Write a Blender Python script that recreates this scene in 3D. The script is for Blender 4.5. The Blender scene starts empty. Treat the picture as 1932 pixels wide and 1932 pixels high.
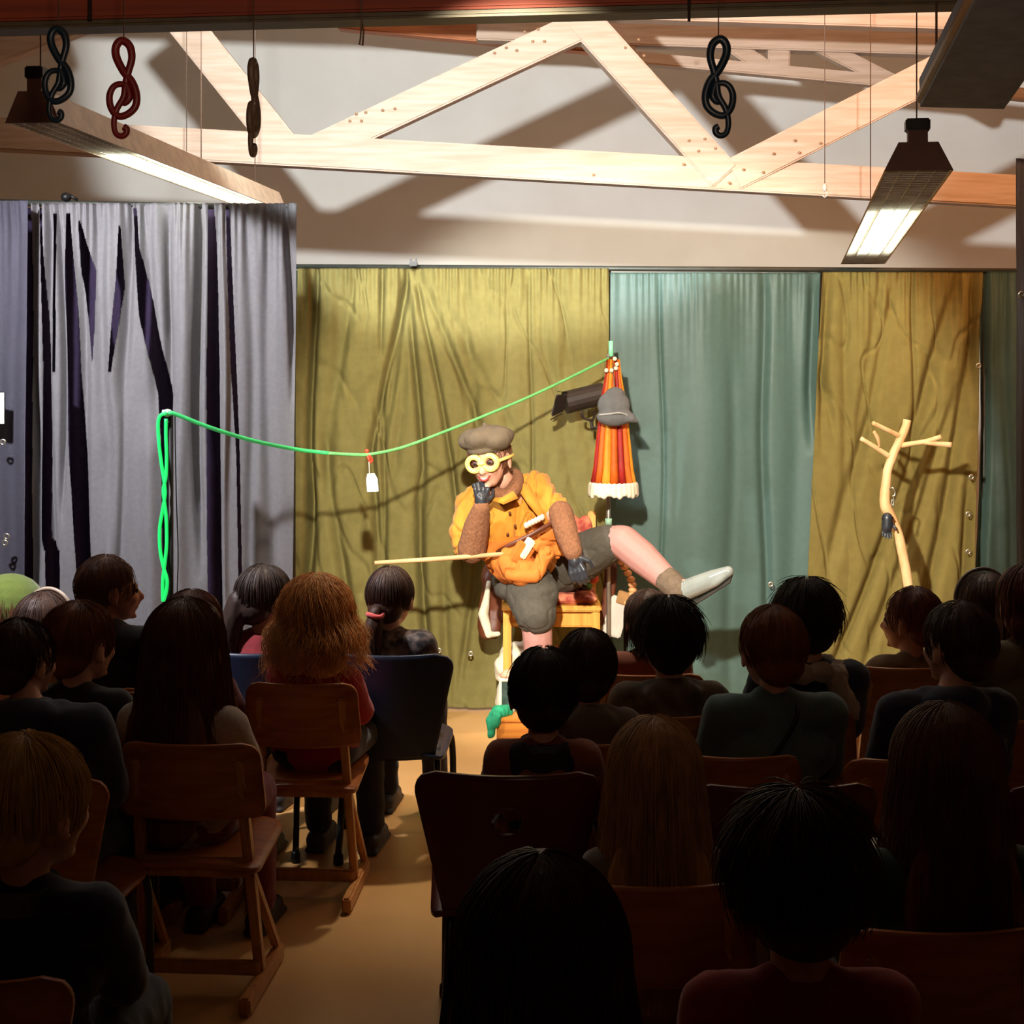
import bpy, bmesh, math, random
import numpy as np
from mathutils import Vector, Matrix, noise
random.seed(7)
S = bpy.context.scene
COL = S.collection
F = 3000.0; CX = 966.0; CY = 650.0; H = 1.6       # focal length in pixels, horizon row, eye height

def P(px, py, d):
    """measured spot in the room for a place seen at px,py at depth d metres"""
    return Vector(((px-CX)/F*d, d, H-(py-CY)/F*d))

# ------------------------------------------------------------ camera
cam = bpy.data.cameras.new('camera'); co = bpy.data.objects.new('camera', cam); COL.objects.link(co)
co.location = (0, 0, H); co.rotation_euler = (math.pi/2, 0, 0)
cam.sensor_width = 36; cam.lens = 36*F/1932; cam.shift_y = (CY-966)/1932; cam.clip_start = .05
S.camera = co
# ------------------------------------------------------------ world, lights, exposure
w = bpy.data.worlds.new('world'); S.world = w; w.use_nodes = True
w.node_tree.nodes['Background'].inputs[0].default_value = (1, .72, .6, 1)
w.node_tree.nodes['Background'].inputs[1].default_value = .012
def spot(name, loc, to, energy, ang, blend, col, r):
    l = bpy.data.lights.new(name, 'SPOT'); l.energy = energy; l.spot_size = math.radians(ang); l.spot_blend = blend
    l.color = col; l.shadow_soft_size = r
    o = bpy.data.objects.new(name, l); COL.objects.link(o); o.location = loc
    o.rotation_euler = (Vector(to)-Vector(loc)).to_track_quat('-Z', 'Y').to_euler(); return o
spot('stage_spot', (-.15, 2.6, 2.32), (.48, 6.9, 1.12), 1560, 39, .30, (1, .93, .78), .05)
spot('floor_fill', (-.1, 5.5, 2.92), (-.1, 5.6, 0), 150, 64, .7, (1, .90, .70), .05)  # added unseen downlight, washes the stage floor and front-row hair
spot('wall_spot', (-.75, 4.05, 2.80), (.45, 10.5, 3.6), 1250, 60, .2, (.92, .97, 1), .05)
spot('side_fill', (-1.9, 4.5, 2.45), (-1.15, 6.0, 1.1), 330, 84, .5, (.97, .95, 1), .05)  # added unseen side light for the grey curtain and shirt folds
al = bpy.data.lights.new('warm_fill', 'AREA'); al.energy = 95; al.color = (1, .46, .20); al.size = 2.5  # added unseen fill, warms the shadows on the back wall
ao = bpy.data.objects.new('warm_fill', al); COL.objects.link(ao); ao.location = (2.2, 6.2, 3.6); ao.rotation_euler = (math.radians(70), 0, math.radians(20)); ao.visible_camera = True
spot('hall_fill', (.4, .6, 2.3), (.1, 3.8, 2.85), 7, 110, .6, (1, .66, .50), .15)  # added unseen fill, lifts the dark audience rows a little
spot('beam_fill', (0, .7, 2.0), (0, 3.75, 2.85), 70, 66, .5, (1, .70, .52), .1)  # added unseen fill, brightens the near ceiling beam
S.view_settings.view_transform = 'Standard'; S.view_settings.look = 'None'; S.view_settings.gamma = 1
S.view_settings.use_curve_mapping = False; S.view_settings.exposure = 0.0

# ------------------------------------------------------------ materials
MATS = {}
def lin(c): return tuple((x/255/12.92 if x/255 <= .04045 else ((x/255+.055)/1.055)**2.4) for x in c)+(1,)
def mat(name, rgb, rough=.8, kind=None, scale=20, amt=.25, bump=.0, metal=0, emit=0, sheen=0, rgb2=None, stretch=(1, 1, 1), spec=.5):
    if name in MATS: return MATS[name]
    m = bpy.data.materials.new(name); m.use_nodes = True; nt = m.node_tree; b = nt.nodes['Principled BSDF']
    c = lin(rgb); b.inputs['Base Color'].default_value = c; b.inputs['Roughness'].default_value = rough
    b.inputs['Metallic'].default_value = metal; b.inputs['Specular IOR Level'].default_value = spec
    if emit: b.inputs['Emission Color'].default_value = c; b.inputs['Emission Strength'].default_value = emit
    if sheen: b.inputs['Sheen Weight'].default_value = sheen; b.inputs['Sheen Roughness'].default_value = .5
    tc = nt.nodes.new('ShaderNodeTexCoord'); mp = nt.nodes.new('ShaderNodeMapping'); mp.inputs['Scale'].default_value = stretch
    nt.links.new(tc.outputs['Object'], mp.inputs[0])
    n = nt.nodes.new('ShaderNodeTexNoise'); n.inputs['Scale'].default_value = scale; n.inputs['Detail'].default_value = 5
    nt.links.new(mp.outputs[0], n.inputs['Vector'])
    mx = nt.nodes.new('ShaderNodeMix'); mx.data_type = 'RGBA'
    c2 = lin(rgb2) if rgb2 else tuple(x*(1-amt) for x in c[:3])+(1,)
    mx.inputs[6].default_value = c2; mx.inputs[7].default_value = c
    rp = nt.nodes.new('ShaderNodeMapRange'); rp.inputs[1].default_value = .35; rp.inputs[2].default_value = .65
    nt.links.new(n.outputs['Fac'], rp.inputs[0]); nt.links.new(rp.outputs[0], mx.inputs[0]); nt.links.new(mx.outputs[2], b.inputs['Base Color'])
    if bump:
        bn = nt.nodes.new('ShaderNodeBump'); bn.inputs['Strength'].default_value = bump; bn.inputs['Distance'].default_value = .01
        nt.links.new(n.outputs['Fac'], bn.inputs['Height']); nt.links.new(bn.outputs[0], b.inputs['Normal'])
    MATS[name] = m; return m
def wood(name, rgb, rgb2, rough=.45, axis=0):
    st = [14, 14, 14]; st[axis] = .9
    return mat(name, rgb, rough, scale=3.5, rgb2=rgb2, stretch=tuple(st), bump=.05)

# ------------------------------------------------------------ object helpers
def link(o, parent=None):
    COL.objects.link(o)
    if parent is not None: o.parent = parent
    return o
def tag(o, label=None, cat=None, group=None, kind=None):
    if label: o['label'] = label
    if cat: o['category'] = cat
    if group: o['group'] = group
    if kind: o['kind'] = kind
    return o
def thing(name, label, cat, loc=(0, 0, 0), rz=0, group=None):
    o = bpy.data.objects.new(name, None); COL.objects.link(o); o.location = loc; o.rotation_euler = (0, 0, rz)
    o.empty_display_size = .05
    return tag(o, label, cat, group)
def base_of(parent):
    v = Vector((0, 0, 0))
    while parent is not None: v += Vector(parent.location); parent = parent.parent
    return v
def obj(name, src, m, parent=None, world=False, smooth=True):
    """src: bmesh or mesh.  world=True: coordinates are room coordinates"""
    if isinstance(src, bmesh.types.BMesh):
        me = bpy.data.meshes.new(name); bmesh.ops.recalc_face_normals(src, faces=src.faces); src.to_mesh(me); src.free()
    else: me = src; me.name = name
    if world and parent is not None: me.transform(Matrix.Translation(-base_of(parent)))
    if smooth is True:
        for p in me.polygons: p.use_smooth = True
    elif smooth is False:
        for p in me.polygons: p.use_smooth = False
    me.materials.clear(); me.materials.append(m)
    return link(bpy.data.objects.new(name, me), parent)
def struct(name, bm, m):
    return tag(obj(name, bm, m, smooth=False), kind='structure')
def box(bm, c, s, rot=None, bev=0):
    r = bmesh.ops.create_cube(bm, size=1); M = Matrix.Translation(Vector(c)) @ (rot.to_4x4() if rot else Matrix()) @ Matrix.Diagonal((*s, 1))
    bmesh.ops.transform(bm, matrix=M, verts=r['verts'])
    if bev:
        es = list({e for v in r['verts'] for e in v.link_edges}); bmesh.ops.bevel(bm, geom=es, offset=bev, segments=2, affect='EDGES')
def beam(bm, a, b, w, h, up=Vector((0, 0, 1)), bev=.006):
    a = Vector(a); b = Vector(b); d = (b-a); L = d.length; d.normalize()
    if abs(d.dot(up)) > .98: up = Vector((0, 1, 0)) if abs(d.y) < .9 else Vector((0, 0, 1))
    s = d.cross(up).normalized(); u = s.cross(d)
    R = Matrix((d, s, u)).transposed(); box(bm, (a+b)/2, (L, w, h), R, bev)
def spline(pts, n=8):
    pts = [Vector(p) for p in pts]; out = []
    q = [pts[0]*2-pts[1]]+pts+[pts[-1]*2-pts[-2]]
    for i in range(1, len(q)-2):
        a, b, c, d = q[i-1:i+3]
        for k in range(n):
            t = k/n; out.append(.5*((2*b)+(c-a)*t+(2*a-5*b+4*c-d)*t*t+(3*b-a-3*c+d)*t**3))
    out.append(pts[-1]); return out
def tube(bm, pts, r, n=8, cap=True, flat=1.0):
    pts = [Vector(p) for p in pts]; N = len(pts); rs = r if hasattr(r, '__len__') else [r]*N
    if len(rs) != N: rs = [float(x) for x in np.interp(np.linspace(0, 1, N), np.linspace(0, 1, len(rs)), rs)]
    t = (pts[1]-pts[0]).normalized(); a = Vector((0, 1, 0)) if abs(t.y) < .9 else Vector((1, 0, 0)); u = t.cross(a).normalized(); prev = None; rings = []
    for i, p in enumerate(pts):
        t = (pts[min(i+1, N-1)]-pts[max(i-1, 0)])
        if t.length < 1e-9: t = Vector((0, 0, 1))
        t.normalize(); u = (u-t*u.dot(t))
        if u.length < 1e-6: u = t.orthogonal()
        u.normalize(); v = t.cross(u)
        ring = [bm.verts.new(p+(u*math.cos(2*math.pi*k/n)+v*math.sin(2*math.pi*k/n)*flat)*rs[i]) for k in range(n)]
        if prev:
            for k in range(n): bm.faces.new((prev[k], prev[(k+1) % n], ring[(k+1) % n], ring[k]))
        prev = ring; rings.append(ring)
    if cap: bm.faces.new(rings[0][::-1]); bm.faces.new(rings[-1])
def ell(bm, c, r, rot=None, u=16, v=10):
    q = bmesh.ops.create_uvsphere(bm, u_segments=u, v_segments=v, radius=1)
    M = Matrix.Translation(Vector(c)) @ (rot.to_4x4() if rot else Matrix()) @ Matrix.Diagonal((*(r if hasattr(r, '__len__') else (r, r, r)), 1))
    bmesh.ops.transform(bm, matrix=M, verts=q['verts'])
def cap(bm, a, b, ra, rb, n=12):
    """tapered capsule"""
    a = Vector(a); b = Vector(b); d = b-a; L = d.length
    if L < 1e-6: ell(bm, a, max(ra, rb)); return
    d /= L; pts = []; rs = []
    for k in range(5): t = math.pi/2*(k/4); pts.append(a-d*ra*math.cos(t)*.999); rs.append(max(ra*math.sin(t), ra*.04))
    for k in range(1, 6): t = math.pi/2*(k/4) if k < 5 else math.pi/2; pts.append(b+d*rb*math.sin(math.pi/2*((k-1)/4))*.999); rs.append(max(rb*math.cos(math.pi/2*((k-1)/4)), rb*.04))
    tube(bm, pts, rs, n)
def limb(bm, pts, rs):
    for i in range(len(pts)-1): cap(bm, pts[i], pts[i+1], rs[i], rs[i+1])
def lathe(bm, prof, c=(0, 0, 0), n=24, ax=None):
    M = Matrix.Translation(Vector(c)) @ (ax.to_4x4() if ax else Matrix()); prev = None; rs = []
    for r, z in prof:
        ring = [bm.verts.new(M @ Vector((r*math.cos(2*math.pi*k/n), r*math.sin(2*math.pi*k/n), z))) for k in range(n)]
        if prev:
            for k in range(n): bm.faces.new((prev[k], prev[(k+1) % n], ring[(k+1) % n], ring[k]))
        prev = ring; rs.append(ring)
    bm.faces.new(rs[0][::-1]); bm.faces.new(rs[-1])
def fuse(bm, voxel, smooth=4, fac=.5):
    """union of overlapping solids as one continuous surface"""
    me = bpy.data.meshes.new('tmp'); bmesh.ops.recalc_face_normals(bm, faces=bm.faces); bm.to_mesh(me); bm.free()
    o = bpy.data.objects.new('tmp', me); COL.objects.link(o)
    m = o.modifiers.new('r', 'REMESH'); m.mode = 'VOXEL'; m.voxel_size = voxel; m.use_smooth_shade = True
    if smooth: s = o.modifiers.new('s', 'SMOOTH'); s.iterations = smooth; s.factor = fac
    dg = bpy.context.evaluated_depsgraph_get(); dg.update()
    r = bpy.data.meshes.new_from_object(o.evaluated_get(dg))
    bpy.data.objects.remove(o); bpy.data.meshes.remove(me); return r
def prism(bm, pts, th):
    d = Vector((0, th, 0)); a = [bm.verts.new(p) for p in pts]; b = [bm.verts.new(p+d) for p in pts]; n = len(pts)
    bm.faces.new(a); bm.faces.new(b[::-1])
    for i in range(n): bm.faces.new((a[i], b[i], b[(i+1) % n], a[(i+1) % n]))
def verts_np(me):
    a = np.empty(len(me.vertices)*3, dtype=np.float32); me.vertices.foreach_get('co', a); return a.reshape(-1, 3)
def normals_np(me):
    a = np.empty(len(me.vertices)*3, dtype=np.float32); me.vertices.foreach_get('normal', a); return a.reshape(-1, 3)
def set_verts(me, a): me.vertices.foreach_set('co', a.astype(np.float32).ravel()); me.update()
def crumple(me, amp, sc=(1, 1, 1), size=12, seed=0):
    """cloth creases: ridged noise pushed along the normals"""
    a = verts_np(me); n = normals_np(me); d = np.empty(len(a))
    for i, v in enumerate(a):
        q = Vector((v[0]*sc[0]*size+seed, v[1]*sc[1]*size, v[2]*sc[2]*size)); d[i] = (1-2*abs(noise.noise(q)))*.7+.3*noise.noise(q*2.7)
    set_verts(me, a+n*(d*amp)[:, None]); return me

def crease(me, amp, sc, size, seed, wd=.10):
    a = verts_np(me); n = normals_np(me); d = np.zeros(len(a))
    for i, v in enumerate(a):
        q = Vector((v[0]*sc[0]*size+seed, v[1]*sc[1]*size, v[2]*sc[2]*size)); f = abs(noise.noise(q+noise.noise_vector(q*.6)*.5))
        if f < wd: d[i] = -(1-f/wd)
    set_verts(me, a+n*(d*amp)[:, None]); return me

# ------------------------------------------------------------ the hall
M_floor = mat('floor', (206, 158, 102), .35, scale=1.6, rgb2=(192, 144, 88), bump=.01)
M_white = mat('white_wall', (222, 220, 212), .9, scale=3, rgb2=(216, 213, 204))
M_side = mat('side_wall', (120, 96, 74), .9, scale=3)
def room(name, c, s, m): bm = bmesh.new(); box(bm, c, s); return struct(name, bm, m)
room('floor', (0, 4, -.05), (9.2, 14.4, .1), M_floor)
room('wall_back', (0, 10.6, 1.9), (9.2, .2, 4.0), M_white)
room('wall_left', (-4.6, 4, 1.9), (.2, 14.4, 4.0), M_side)
room('wall_right', (4.6, 4, 1.9), (.2, 14.4, 4.0), M_side)
room('wall_front', (0, -3.1, 1.9), (9.2, .2, 4.0), M_side)
room('ceiling', (0, 4, 3.95), (9.2, 14.4, .1), M_white)

M_beam = wood('pale_beam', (184, 160, 140), (168, 142, 118), .6)
M_beam_d = mat('knot', (150, 116, 84), .8)
M_dark = wood('dark_beam', (140, 56, 22), (118, 44, 16), .7)
# near dark beam across the top of the view
t = thing('ceiling_beam', 'dark reddish brown beam running across the very top', 'beam', P(966, 45, 3.75))
bm = bmesh.new(); a = P(-120, 56, 3.75); b = P(1960, 2, 3.75); beam(bm, a+Vector((0, .045, .268)), b+Vector((0, .045, .268)), .08, .5)
obj('beam_body', bm, M_dark, t, True, False)
bm = bmesh.new(); beam(bm, a+Vector((0, .045, .006)), b+Vector((0, .045, .006)), .10, .016)
obj('edge_strip', bm, mat('strip', (84, 72, 44), .6), t, True, False)
bm = bmesh.new()
for px in (170, 1300): beam(bm, P(px, -60, 3.735), P(px, 40, 3.735), .006, .012, up=Vector((0, 1, 0)), bev=0)
obj('joint', bm, mat('joint_dark', (36, 14, 6), .9), t, True, False)

def diag(bm, a, b, wpx, d0, d1, th=.14):
    A = P(*a, d0); B = P(*b, d1); beam(bm, A, B, th, wpx/F*(d0+d1)/2, up=Vector((0, 0, 1)).cross(B-A).cross(B-A) if False else Vector((0, 0, 1)))
def plankbeam(bm, A, B, w, th):
    """w: height across the run in the XZ plane, th: thickness in depth"""
    d = (B-A); L = d.length; d.normalize(); y = Vector((0, 1, 0)); y = (y-d*y.dot(d)).normalized(); u = d.cross(y)
    R = Matrix((d, y, u)).transposed(); box(bm, (A+B)/2, (L, th, w), R, .008)
t = thing('roof_truss', 'pale wooden roof truss with zigzag diagonals above the stage', 'truss', P(966, 320, 7.8))
DT = 7.8
def tb(name, a, b, wpx, d0=DT, d1=DT, th=.13, m=None):
    bm = bmesh.new(); A = P(*a, d0); B = P(*b, d1); plankbeam(bm, A, B, wpx/F*(d0+d1)/2, th); return obj(name, bm, m or M_beam, t, True, False)
tb('bottom_chord', (-260, 240), (2300, 384), 60, 7.7, 7.9)
tb('diagonal', (596, 285), (1108, 45), 56, th=.11)
tb('diagonal', (1092, 32), (1365, 335), 62, th=.118)
tb('diagonal', (1380, 332), (1980, 28), 62, th=.104)
tb('diagonal', (330, 22), (545, 290), 62, 7.8, 7.8, .11)
tb('diagonal', (-260, 190), (190, 22), 56, th=.11)
tb('top_chord', (-260, -40), (2300, 40), 70, 8.0, 8.0)
bm = bmesh.new(); rr = random.Random(3)
for (px, py) in [(1005, 78), (1027, 78), (955, 90), (975, 95), (933, 100), (990, 60), (1015, 55), (672, 215), (690, 212), (722, 208), (745, 205), (660, 228), (682, 228), (1180, 90), (1205, 75), (1215, 105), (1300, 265), (1330, 262), (1318, 285), (1350, 280), (1500, 265), (1548, 270), (1508, 288), (1460, 290), (1403, 320), (1440, 325), (1376, 345), (1290, 310), (640, 290), (1120, 330)]:
    ell(bm, P(px, py, DT-.062), (.008, .004, .007), u=8, v=5)
obj('knot', bm, M_beam_d, t, True)['kind'] = 'stuff'
t = thing('rear_roof_truss', 'second pale truss with short posts behind on the right', 'truss', P(1450, 100, 8.9))
tb('top_chord', (900, 46), (2300, 92), 66, 8.9, 8.9)
tb('bottom_chord', (1130, 104), (2300, 214), 22, 8.9, 8.9, .1)
tb('post', (1469, 60), (1467, 140), 42, 8.9, 8.9, .086)
tb('post', (1180, 60), (1178, 112), 40, 8.9, 8.9, .086)
tb('diagonal', (1340, 60), (1450, 134), 30, 8.9, 8.9, .08)
tb('diagonal', (1540, 84), (1720, 176), 30, 8.9, 8.9, .074)
t = thing('shaded_roof_beam', 'beam behind the truss peak, warm orange from shade put into its colour', 'beam', P(900, 70, 9.3))
tb('beam_body', (640, 40), (1130, 86), 34, 9.3, 9.3, .12, wood('beam_shade', (196, 116, 58), (170, 92, 40), .6))  # truss timber in shade, the warm shadow tone is put into its colour

# ------------------------------------------------------------ hanging lamps
M_lamp = mat('lamp_beige', (206, 184, 156), .5); M_blk = mat('black_metal', (18, 17, 18), .5, metal=.3)
M_lampin = mat('lamp_reflector', (232, 232, 226), .35, metal=.0); M_glow = mat('reflection_glow', (235, 248, 240), .5, emit=26)  # emissive tubes added for the spotlight's reflection in the unlit troughs
M_wire = mat('wire', (92, 70, 54), .6); M_end = mat('lamp_end', (96, 62, 48), .6)
def lamp(label, A, B, wb, wt, hh, glow0, glow1, wires):
    """trough lamp, A near end centre, B far end centre (underside), open below"""
    t = thing('hanging_lamp', label, 'lamp', tuple(A), group='long trough lamps under the roof')
    d = (B-A); L = d.length; d.normalize(); s = d.cross(Vector((0, 0, 1))).normalized(); u = s.cross(d)
    def q(x, z, y): return A+s*x+u*z+d*y
    bm = bmesh.new(); prof = [(-wb/2, 0), (-wt/2, hh), (wt/2, hh), (wb/2, 0), (wb/2-.006, 0), (wt/2-.006, hh-.006), (-wt/2+.006, hh-.006), (-wb/2+.006, 0)]
    r0 = [bm.verts.new(q(x, z, 0)) for x, z in prof]; r1 = [bm.verts.new(q(x, z, L)) for x, z in prof]
    for k in range(8): bm.faces.new((r0[k], r0[(k+1) % 8], r1[(k+1) % 8], r1[k]))
    bm.faces.new(r0); bm.faces.new(r1); obj('housing', bm, M_lamp, t, True, False)
    for y0 in (-.004, L-.004):
        bm = bmesh.new()
        v = [bm.verts.new(q(x, z, y0+o)) for o in (0, .008) for x, z in prof[:4]]
        for f in ((0, 1, 2, 3), (4, 5, 6, 7), (0, 1, 5, 4), (1, 2, 6, 5), (2, 3, 7, 6), (3, 0, 4, 7)): bm.faces.new([v[i] for i in f])
        obj('end_cap', bm, M_end, t, True, False)
    bm = bmesh.new(); R = Matrix((d, s, u)).transposed(); box(bm, q(0, hh+.02, .03), (.05, wt*.5, .05), R, .004); obj('end_neck', bm, M_end, t, True, False)
    bm = bmesh.new(); box(bm, q(0, hh+.055, .03), (.06, wt*.62, .035), R, .004); obj('hanger_block', bm, M_blk, t, True, False)
    # louvre across the opening and the added glow tubes inside
    bm = bmesh.new()
    N = int(L/.035)
    for k in range(N): box(bm, q(0, .008, (k+.5)*L/N), (.0015, wb-.016, .014), R)
    for x in (-.25, 0, .25): box(bm, q(x*wb, .008, L/2), (L-.02, .0015, .014), R)
    obj('louvre', bm, M_lampin, t, True, False)
    bm = bmesh.new(); tube(bm, [q(-wt*.2, hh*.62, L*glow0), q(-wt*.2, hh*.62, L*glow1)], .012); tube(bm, [q(wt*.2, hh*.62, L*glow0), q(wt*.2, hh*.62, L*glow1)], .012)
    obj('reflection_glow', bm, M_glow, t, True)
    for y in wires:
        bm = bmesh.new(); tube(bm, [q(0, hh, y*L), Vector((q(0, 0, y*L).x, q(0, 0, y*L).y, 3.9))], .0022, 5)
        obj('hanging_wire', bm, M_wire, t, True)
    return t
lamp('trough lamp on the right pointing down toward the backdrop', P(1733, 322, 4.7), P(1628, 498, 7.3), .200, .115, .085, .32, .82, (.02, .8))
lamp('trough lamp on the left, its far end behind the grey curtain', P(62, 232, 4.5), P(510, 400, 7.3), .16, .085, .09, .25, .9, (.02, .6, .9))
# dark panel, upper right corner
t = thing('ceiling_panel', 'dark grey flat box hanging in the upper right corner', 'panel', P(1830, 160, 3.6))
bm = bmesh.new(); pts = [P(1736, 202, 3.9), P(1894, 206, 3.9), P(2080, -60, 2.9), P(1872, -60, 2.9)]
v = [bm.verts.new(p) for p in pts]+[bm.verts.new(p+Vector((0, .01, .07))) for p in pts]
for f in ((0, 1, 2, 3), (4, 5, 6, 7), (0, 1, 5, 4), (1, 2, 6, 5), (2, 3, 7, 6), (3, 0, 4, 7)): bm.faces.new([v[i] for i in f])
obj('casing', bm, mat('panel_grey', (120, 132, 150), .7), t, True, False)
bm = bmesh.new(); tube(bm, [pts[0]+Vector((0, 0, .02)), pts[3]+Vector((0, 0, .02))], .012, 6); tube(bm, [pts[1]+Vector((0, 0, .02)), pts[2]+Vector((0, 0, .02))], .012, 6)
obj('edge_rail', bm, mat('rail_beige', (150, 120, 84), .6), t, True)
for p in (pts[0], pts[1]):
    bm = bmesh.new(); tube(bm, [p+Vector((0, -.15, .05)), p+Vector((0, -.15, 2.0-.05))], .003, 5)
    obj('hanging_wire', bm, M_wire, t, True)

# ------------------------------------------------------------ treble clefs
CL = [(645, 505), (622, 528), (612, 500), (640, 470), (668, 492), (664, 530), (640, 552), (606, 545), (572, 520), (568, 480), (590, 448), (635, 438), (655, 400), (682, 330), (683, 268), (660, 225), (632, 212), (606, 232), (598, 285), (612, 335), (648, 392), (690, 440), (706, 500), (690, 560), (650, 595), (606, 592), (572, 560), (560, 505)]
SPINE = [(655, 480), (636, 515), (606, 560), (592, 610), (590, 655), (602, 692), (630, 705), (652, 690), (654, 665), (638, 655), (628, 668)]
def clef(label, cx, top, hpx, d, m, mirror=1, turn=0, group='treble clefs hung from the beam'):
    sc = hpx/505/F*d; c = P(cx, top, d)
    t = thing('treble_clef', label, 'decoration', tuple(c), turn, group)
    def T(p): return Vector(((p[0]-636)*sc*mirror, 0, -(p[1]-210)*sc))
    bm = bmesh.new(); r = 18.5*sc
    big = [(655, 480), (664, 448), (620, 434), (584, 452), (566, 500), (576, 560), (612, 600), (660, 590), (700, 550), (706, 490), (684, 425), (640, 370), (604, 300), (598, 250), (616, 216), (642, 212), (672, 240), (682, 300), (664, 370), (650, 430), (640, 500), (606, 560), (592, 610), (590, 655), (602, 692), (630, 704), (652, 690), (654, 665), (640, 656)]
    tube(bm, spline([T(p) for p in big], 6), [r*.8, r, r*1.1, r*1.2, r, r*.8, r], 8, flat=1)
    tube(bm, spline([T(p) for p in ((650, 430), (664, 470), (668, 505), (645, 532), (620, 520))], 6), [r, r*1.1, r*.7], 8)
    obj('clef_shape', bm, m, t)
    bm = bmesh.new(); x = T((640, 210)); tube(bm, [x, Vector((x.x, 0, 3.9-c.z))], .0015, 5); obj('hanging_cord', bm, M_wire, t)
M_navy = mat('clef_navy', (16, 38, 52), .4); M_red = mat('clef_red', (122, 24, 22), .45)
clef('dark blue treble clef hanging furthest left', 109, 55, 176, 3.5, M_navy)
clef('red treble clef hanging beside the dark blue one', 232, 77, 184, 3.5, M_red)
clef('dark blue treble clef hanging alone on the right', 1357, 74, 186, 3.5, M_navy, -1)
clef('treble clef turned edge on above the grey curtain', 478, 116, 180, 3.55, mat('clef_brown', (104, 84, 66), .5), 1, math.radians(82))
t = thing('wire_hook', 'small hook on a cord left of the truss peak', 'hook', tuple(P(682, 40, 3.5)))
bm = bmesh.new(); c = P(682, 40, 3.5); tube(bm, [Vector((c.x, c.y, 3.9)), c, P(680, 72, 3.5), P(678, 84, 3.5), P(684, 86, 3.5), P(686, 60, 3.5), P(683, 45, 3.5)], .002, 5); obj('hook', bm, M_wire, t, True)
# small ceiling sensors / hooks hanging near the lamp on the right and left
for i, (px, py, d, lb) in enumerate([(352, 300, 7.2, 'thin cord with a white clip above the grey curtain'), (1556, 360, 7.4, 'thin cord with a clip in front of the pale beam')]):
    t = thing('clip_cord', lb, 'cord', tuple(P(px, py, d)))
    bm = bmesh.new(); c = P(px, py, d); tube(bm, [Vector((c.x, c.y, 3.9)), c+Vector((0, 0, .03))], .002, 5); obj('cord', bm, M_wire, t, True)
    bm = bmesh.new(); ell(bm, c+Vector((0, 0, .015)), (.012, .012, .02)); tube(bm, spline([c, c+Vector((.012, 0, -.015)), c+Vector((0, 0, -.03)), c+Vector((-.012, 0, -.018))], 5), .003, 6); obj('clip', bm, mat('clip_grey', (190, 180, 165), .5), t, True)

# ------------------------------------------------------------ curtains
def curtain(name, label, m, xl, xr, top, bot, d, folds, seed, wr=.006, wsize=7, nx=360, nz=200, slits=(), flare=0.0, parent=None, gather=.006, lean=0, cr=0):
    """xl,xr = (top px, bottom px); folds = (x_top,x_bottom,width px,depth m,v0,v1)"""
    zt = H-(top-CY)/F*d; zb = .012 if bot is None else H-(bot-CY)/F*d
    zt0, zt1 = zt, zt
    if hasattr(top, '__len__'): pass
    V = np.linspace(0, 1, nz+1); U = np.linspace(0, 1, nx+1)
    bm = bmesh.new(); grid = []; k = F/d
    for v in V:
        row = []
        L = xl[0]+(xl[1]-xl[0])*v; Rr = xr[0]+(xr[1]-xr[0])*v
        for u in U:
            px = L+(Rr-L)*u; y = 0
            for (x0, x1, w_, dp, v0, v1) in folds:
                if v0-.12 <= v <= v1+.12:
                    c = x0+(x1-x0)*((v-v0)/(v1-v0) if v1 > v0 else 0)+4*math.sin(v*9+x0); q = (px-c)/w_
                    if abs(q) < 3:
                        f = min(1, max(0, (v-v0)/.1+.5))*min(1, max(0, (v1-v)/.15+.5)); y += dp*f*math.exp(-q*q*(1 if w_ > 12 else 1))
            X = px/k
            z = zt+(zb-zt)*v
            y += wr*(1-2.2*abs(noise.noise(Vector((X*wsize*1.6+seed, z*wsize*.55, seed)))))+wr*.8*noise.noise(Vector((X*wsize*3+(v*2), z*wsize*1.7, seed+5)))
            if cr:
                q = Vector((X*5.5+seed+z*.8, z*1.9, seed*2)); f_ = abs(noise.noise(q+noise.noise_vector(q*1.3)*.35)); y += cr*max(0, 1-f_/.07)
            y += gather*math.exp(-v*14)*math.sin(px*.42+2*math.sin(px*.07+seed))
            y -= flare*max(0, (v-.9)/.1)**2
            row.append(bm.verts.new((X-CX/k, d+y+lean*(u-.5), z)))
        grid.append(row)
    for j in range(nz):
        v = (j+.5)/nz; L = xl[0]+(xl[1]-xl[0])*v; Rr = xr[0]+(xr[1]-xr[0])*v
        for i in range(nx):
            px = L+(Rr-L)*(i+.5)/nx; cut = False
            for (poly) in slits:
                ys = [p[0] for p in poly]
                if ys[0] <= v <= ys[-1]:
                    a = np.interp(v, ys, [p[1] for p in poly]); b = np.interp(v, ys, [p[2] for p in poly])
                    if a < px < b: cut = True
            if not cut: bm.faces.new((grid[j][i], grid[j][i+1], grid[j+1][i+1], grid[j+1][i]))
    bmesh.ops.solidify(bm, geom=bm.faces[:], thickness=.003)
    return obj(name, bm, m, parent, parent is not None)
M_grey = mat('grey_cloth', (158, 156, 160), .9, scale=60, amt=.10, sheen=.15)
M_greyd = mat('gap_shade', (66, 52, 84), .95, scale=60)
M_och = mat('ochre_cloth', (152, 141, 82), .9, scale=30, amt=.12)
M_och2 = mat('ochre_cloth_right', (154, 136, 72), .9, scale=30, amt=.12)
M_teal = mat('teal_cloth', (100, 128, 120), .5, scale=40, amt=.08)
M_rod = mat('rod', (58, 60, 54), .5, metal=.4)
M_alu = mat('eyelet_metal', (210, 206, 190), .3, metal=.9)
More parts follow.
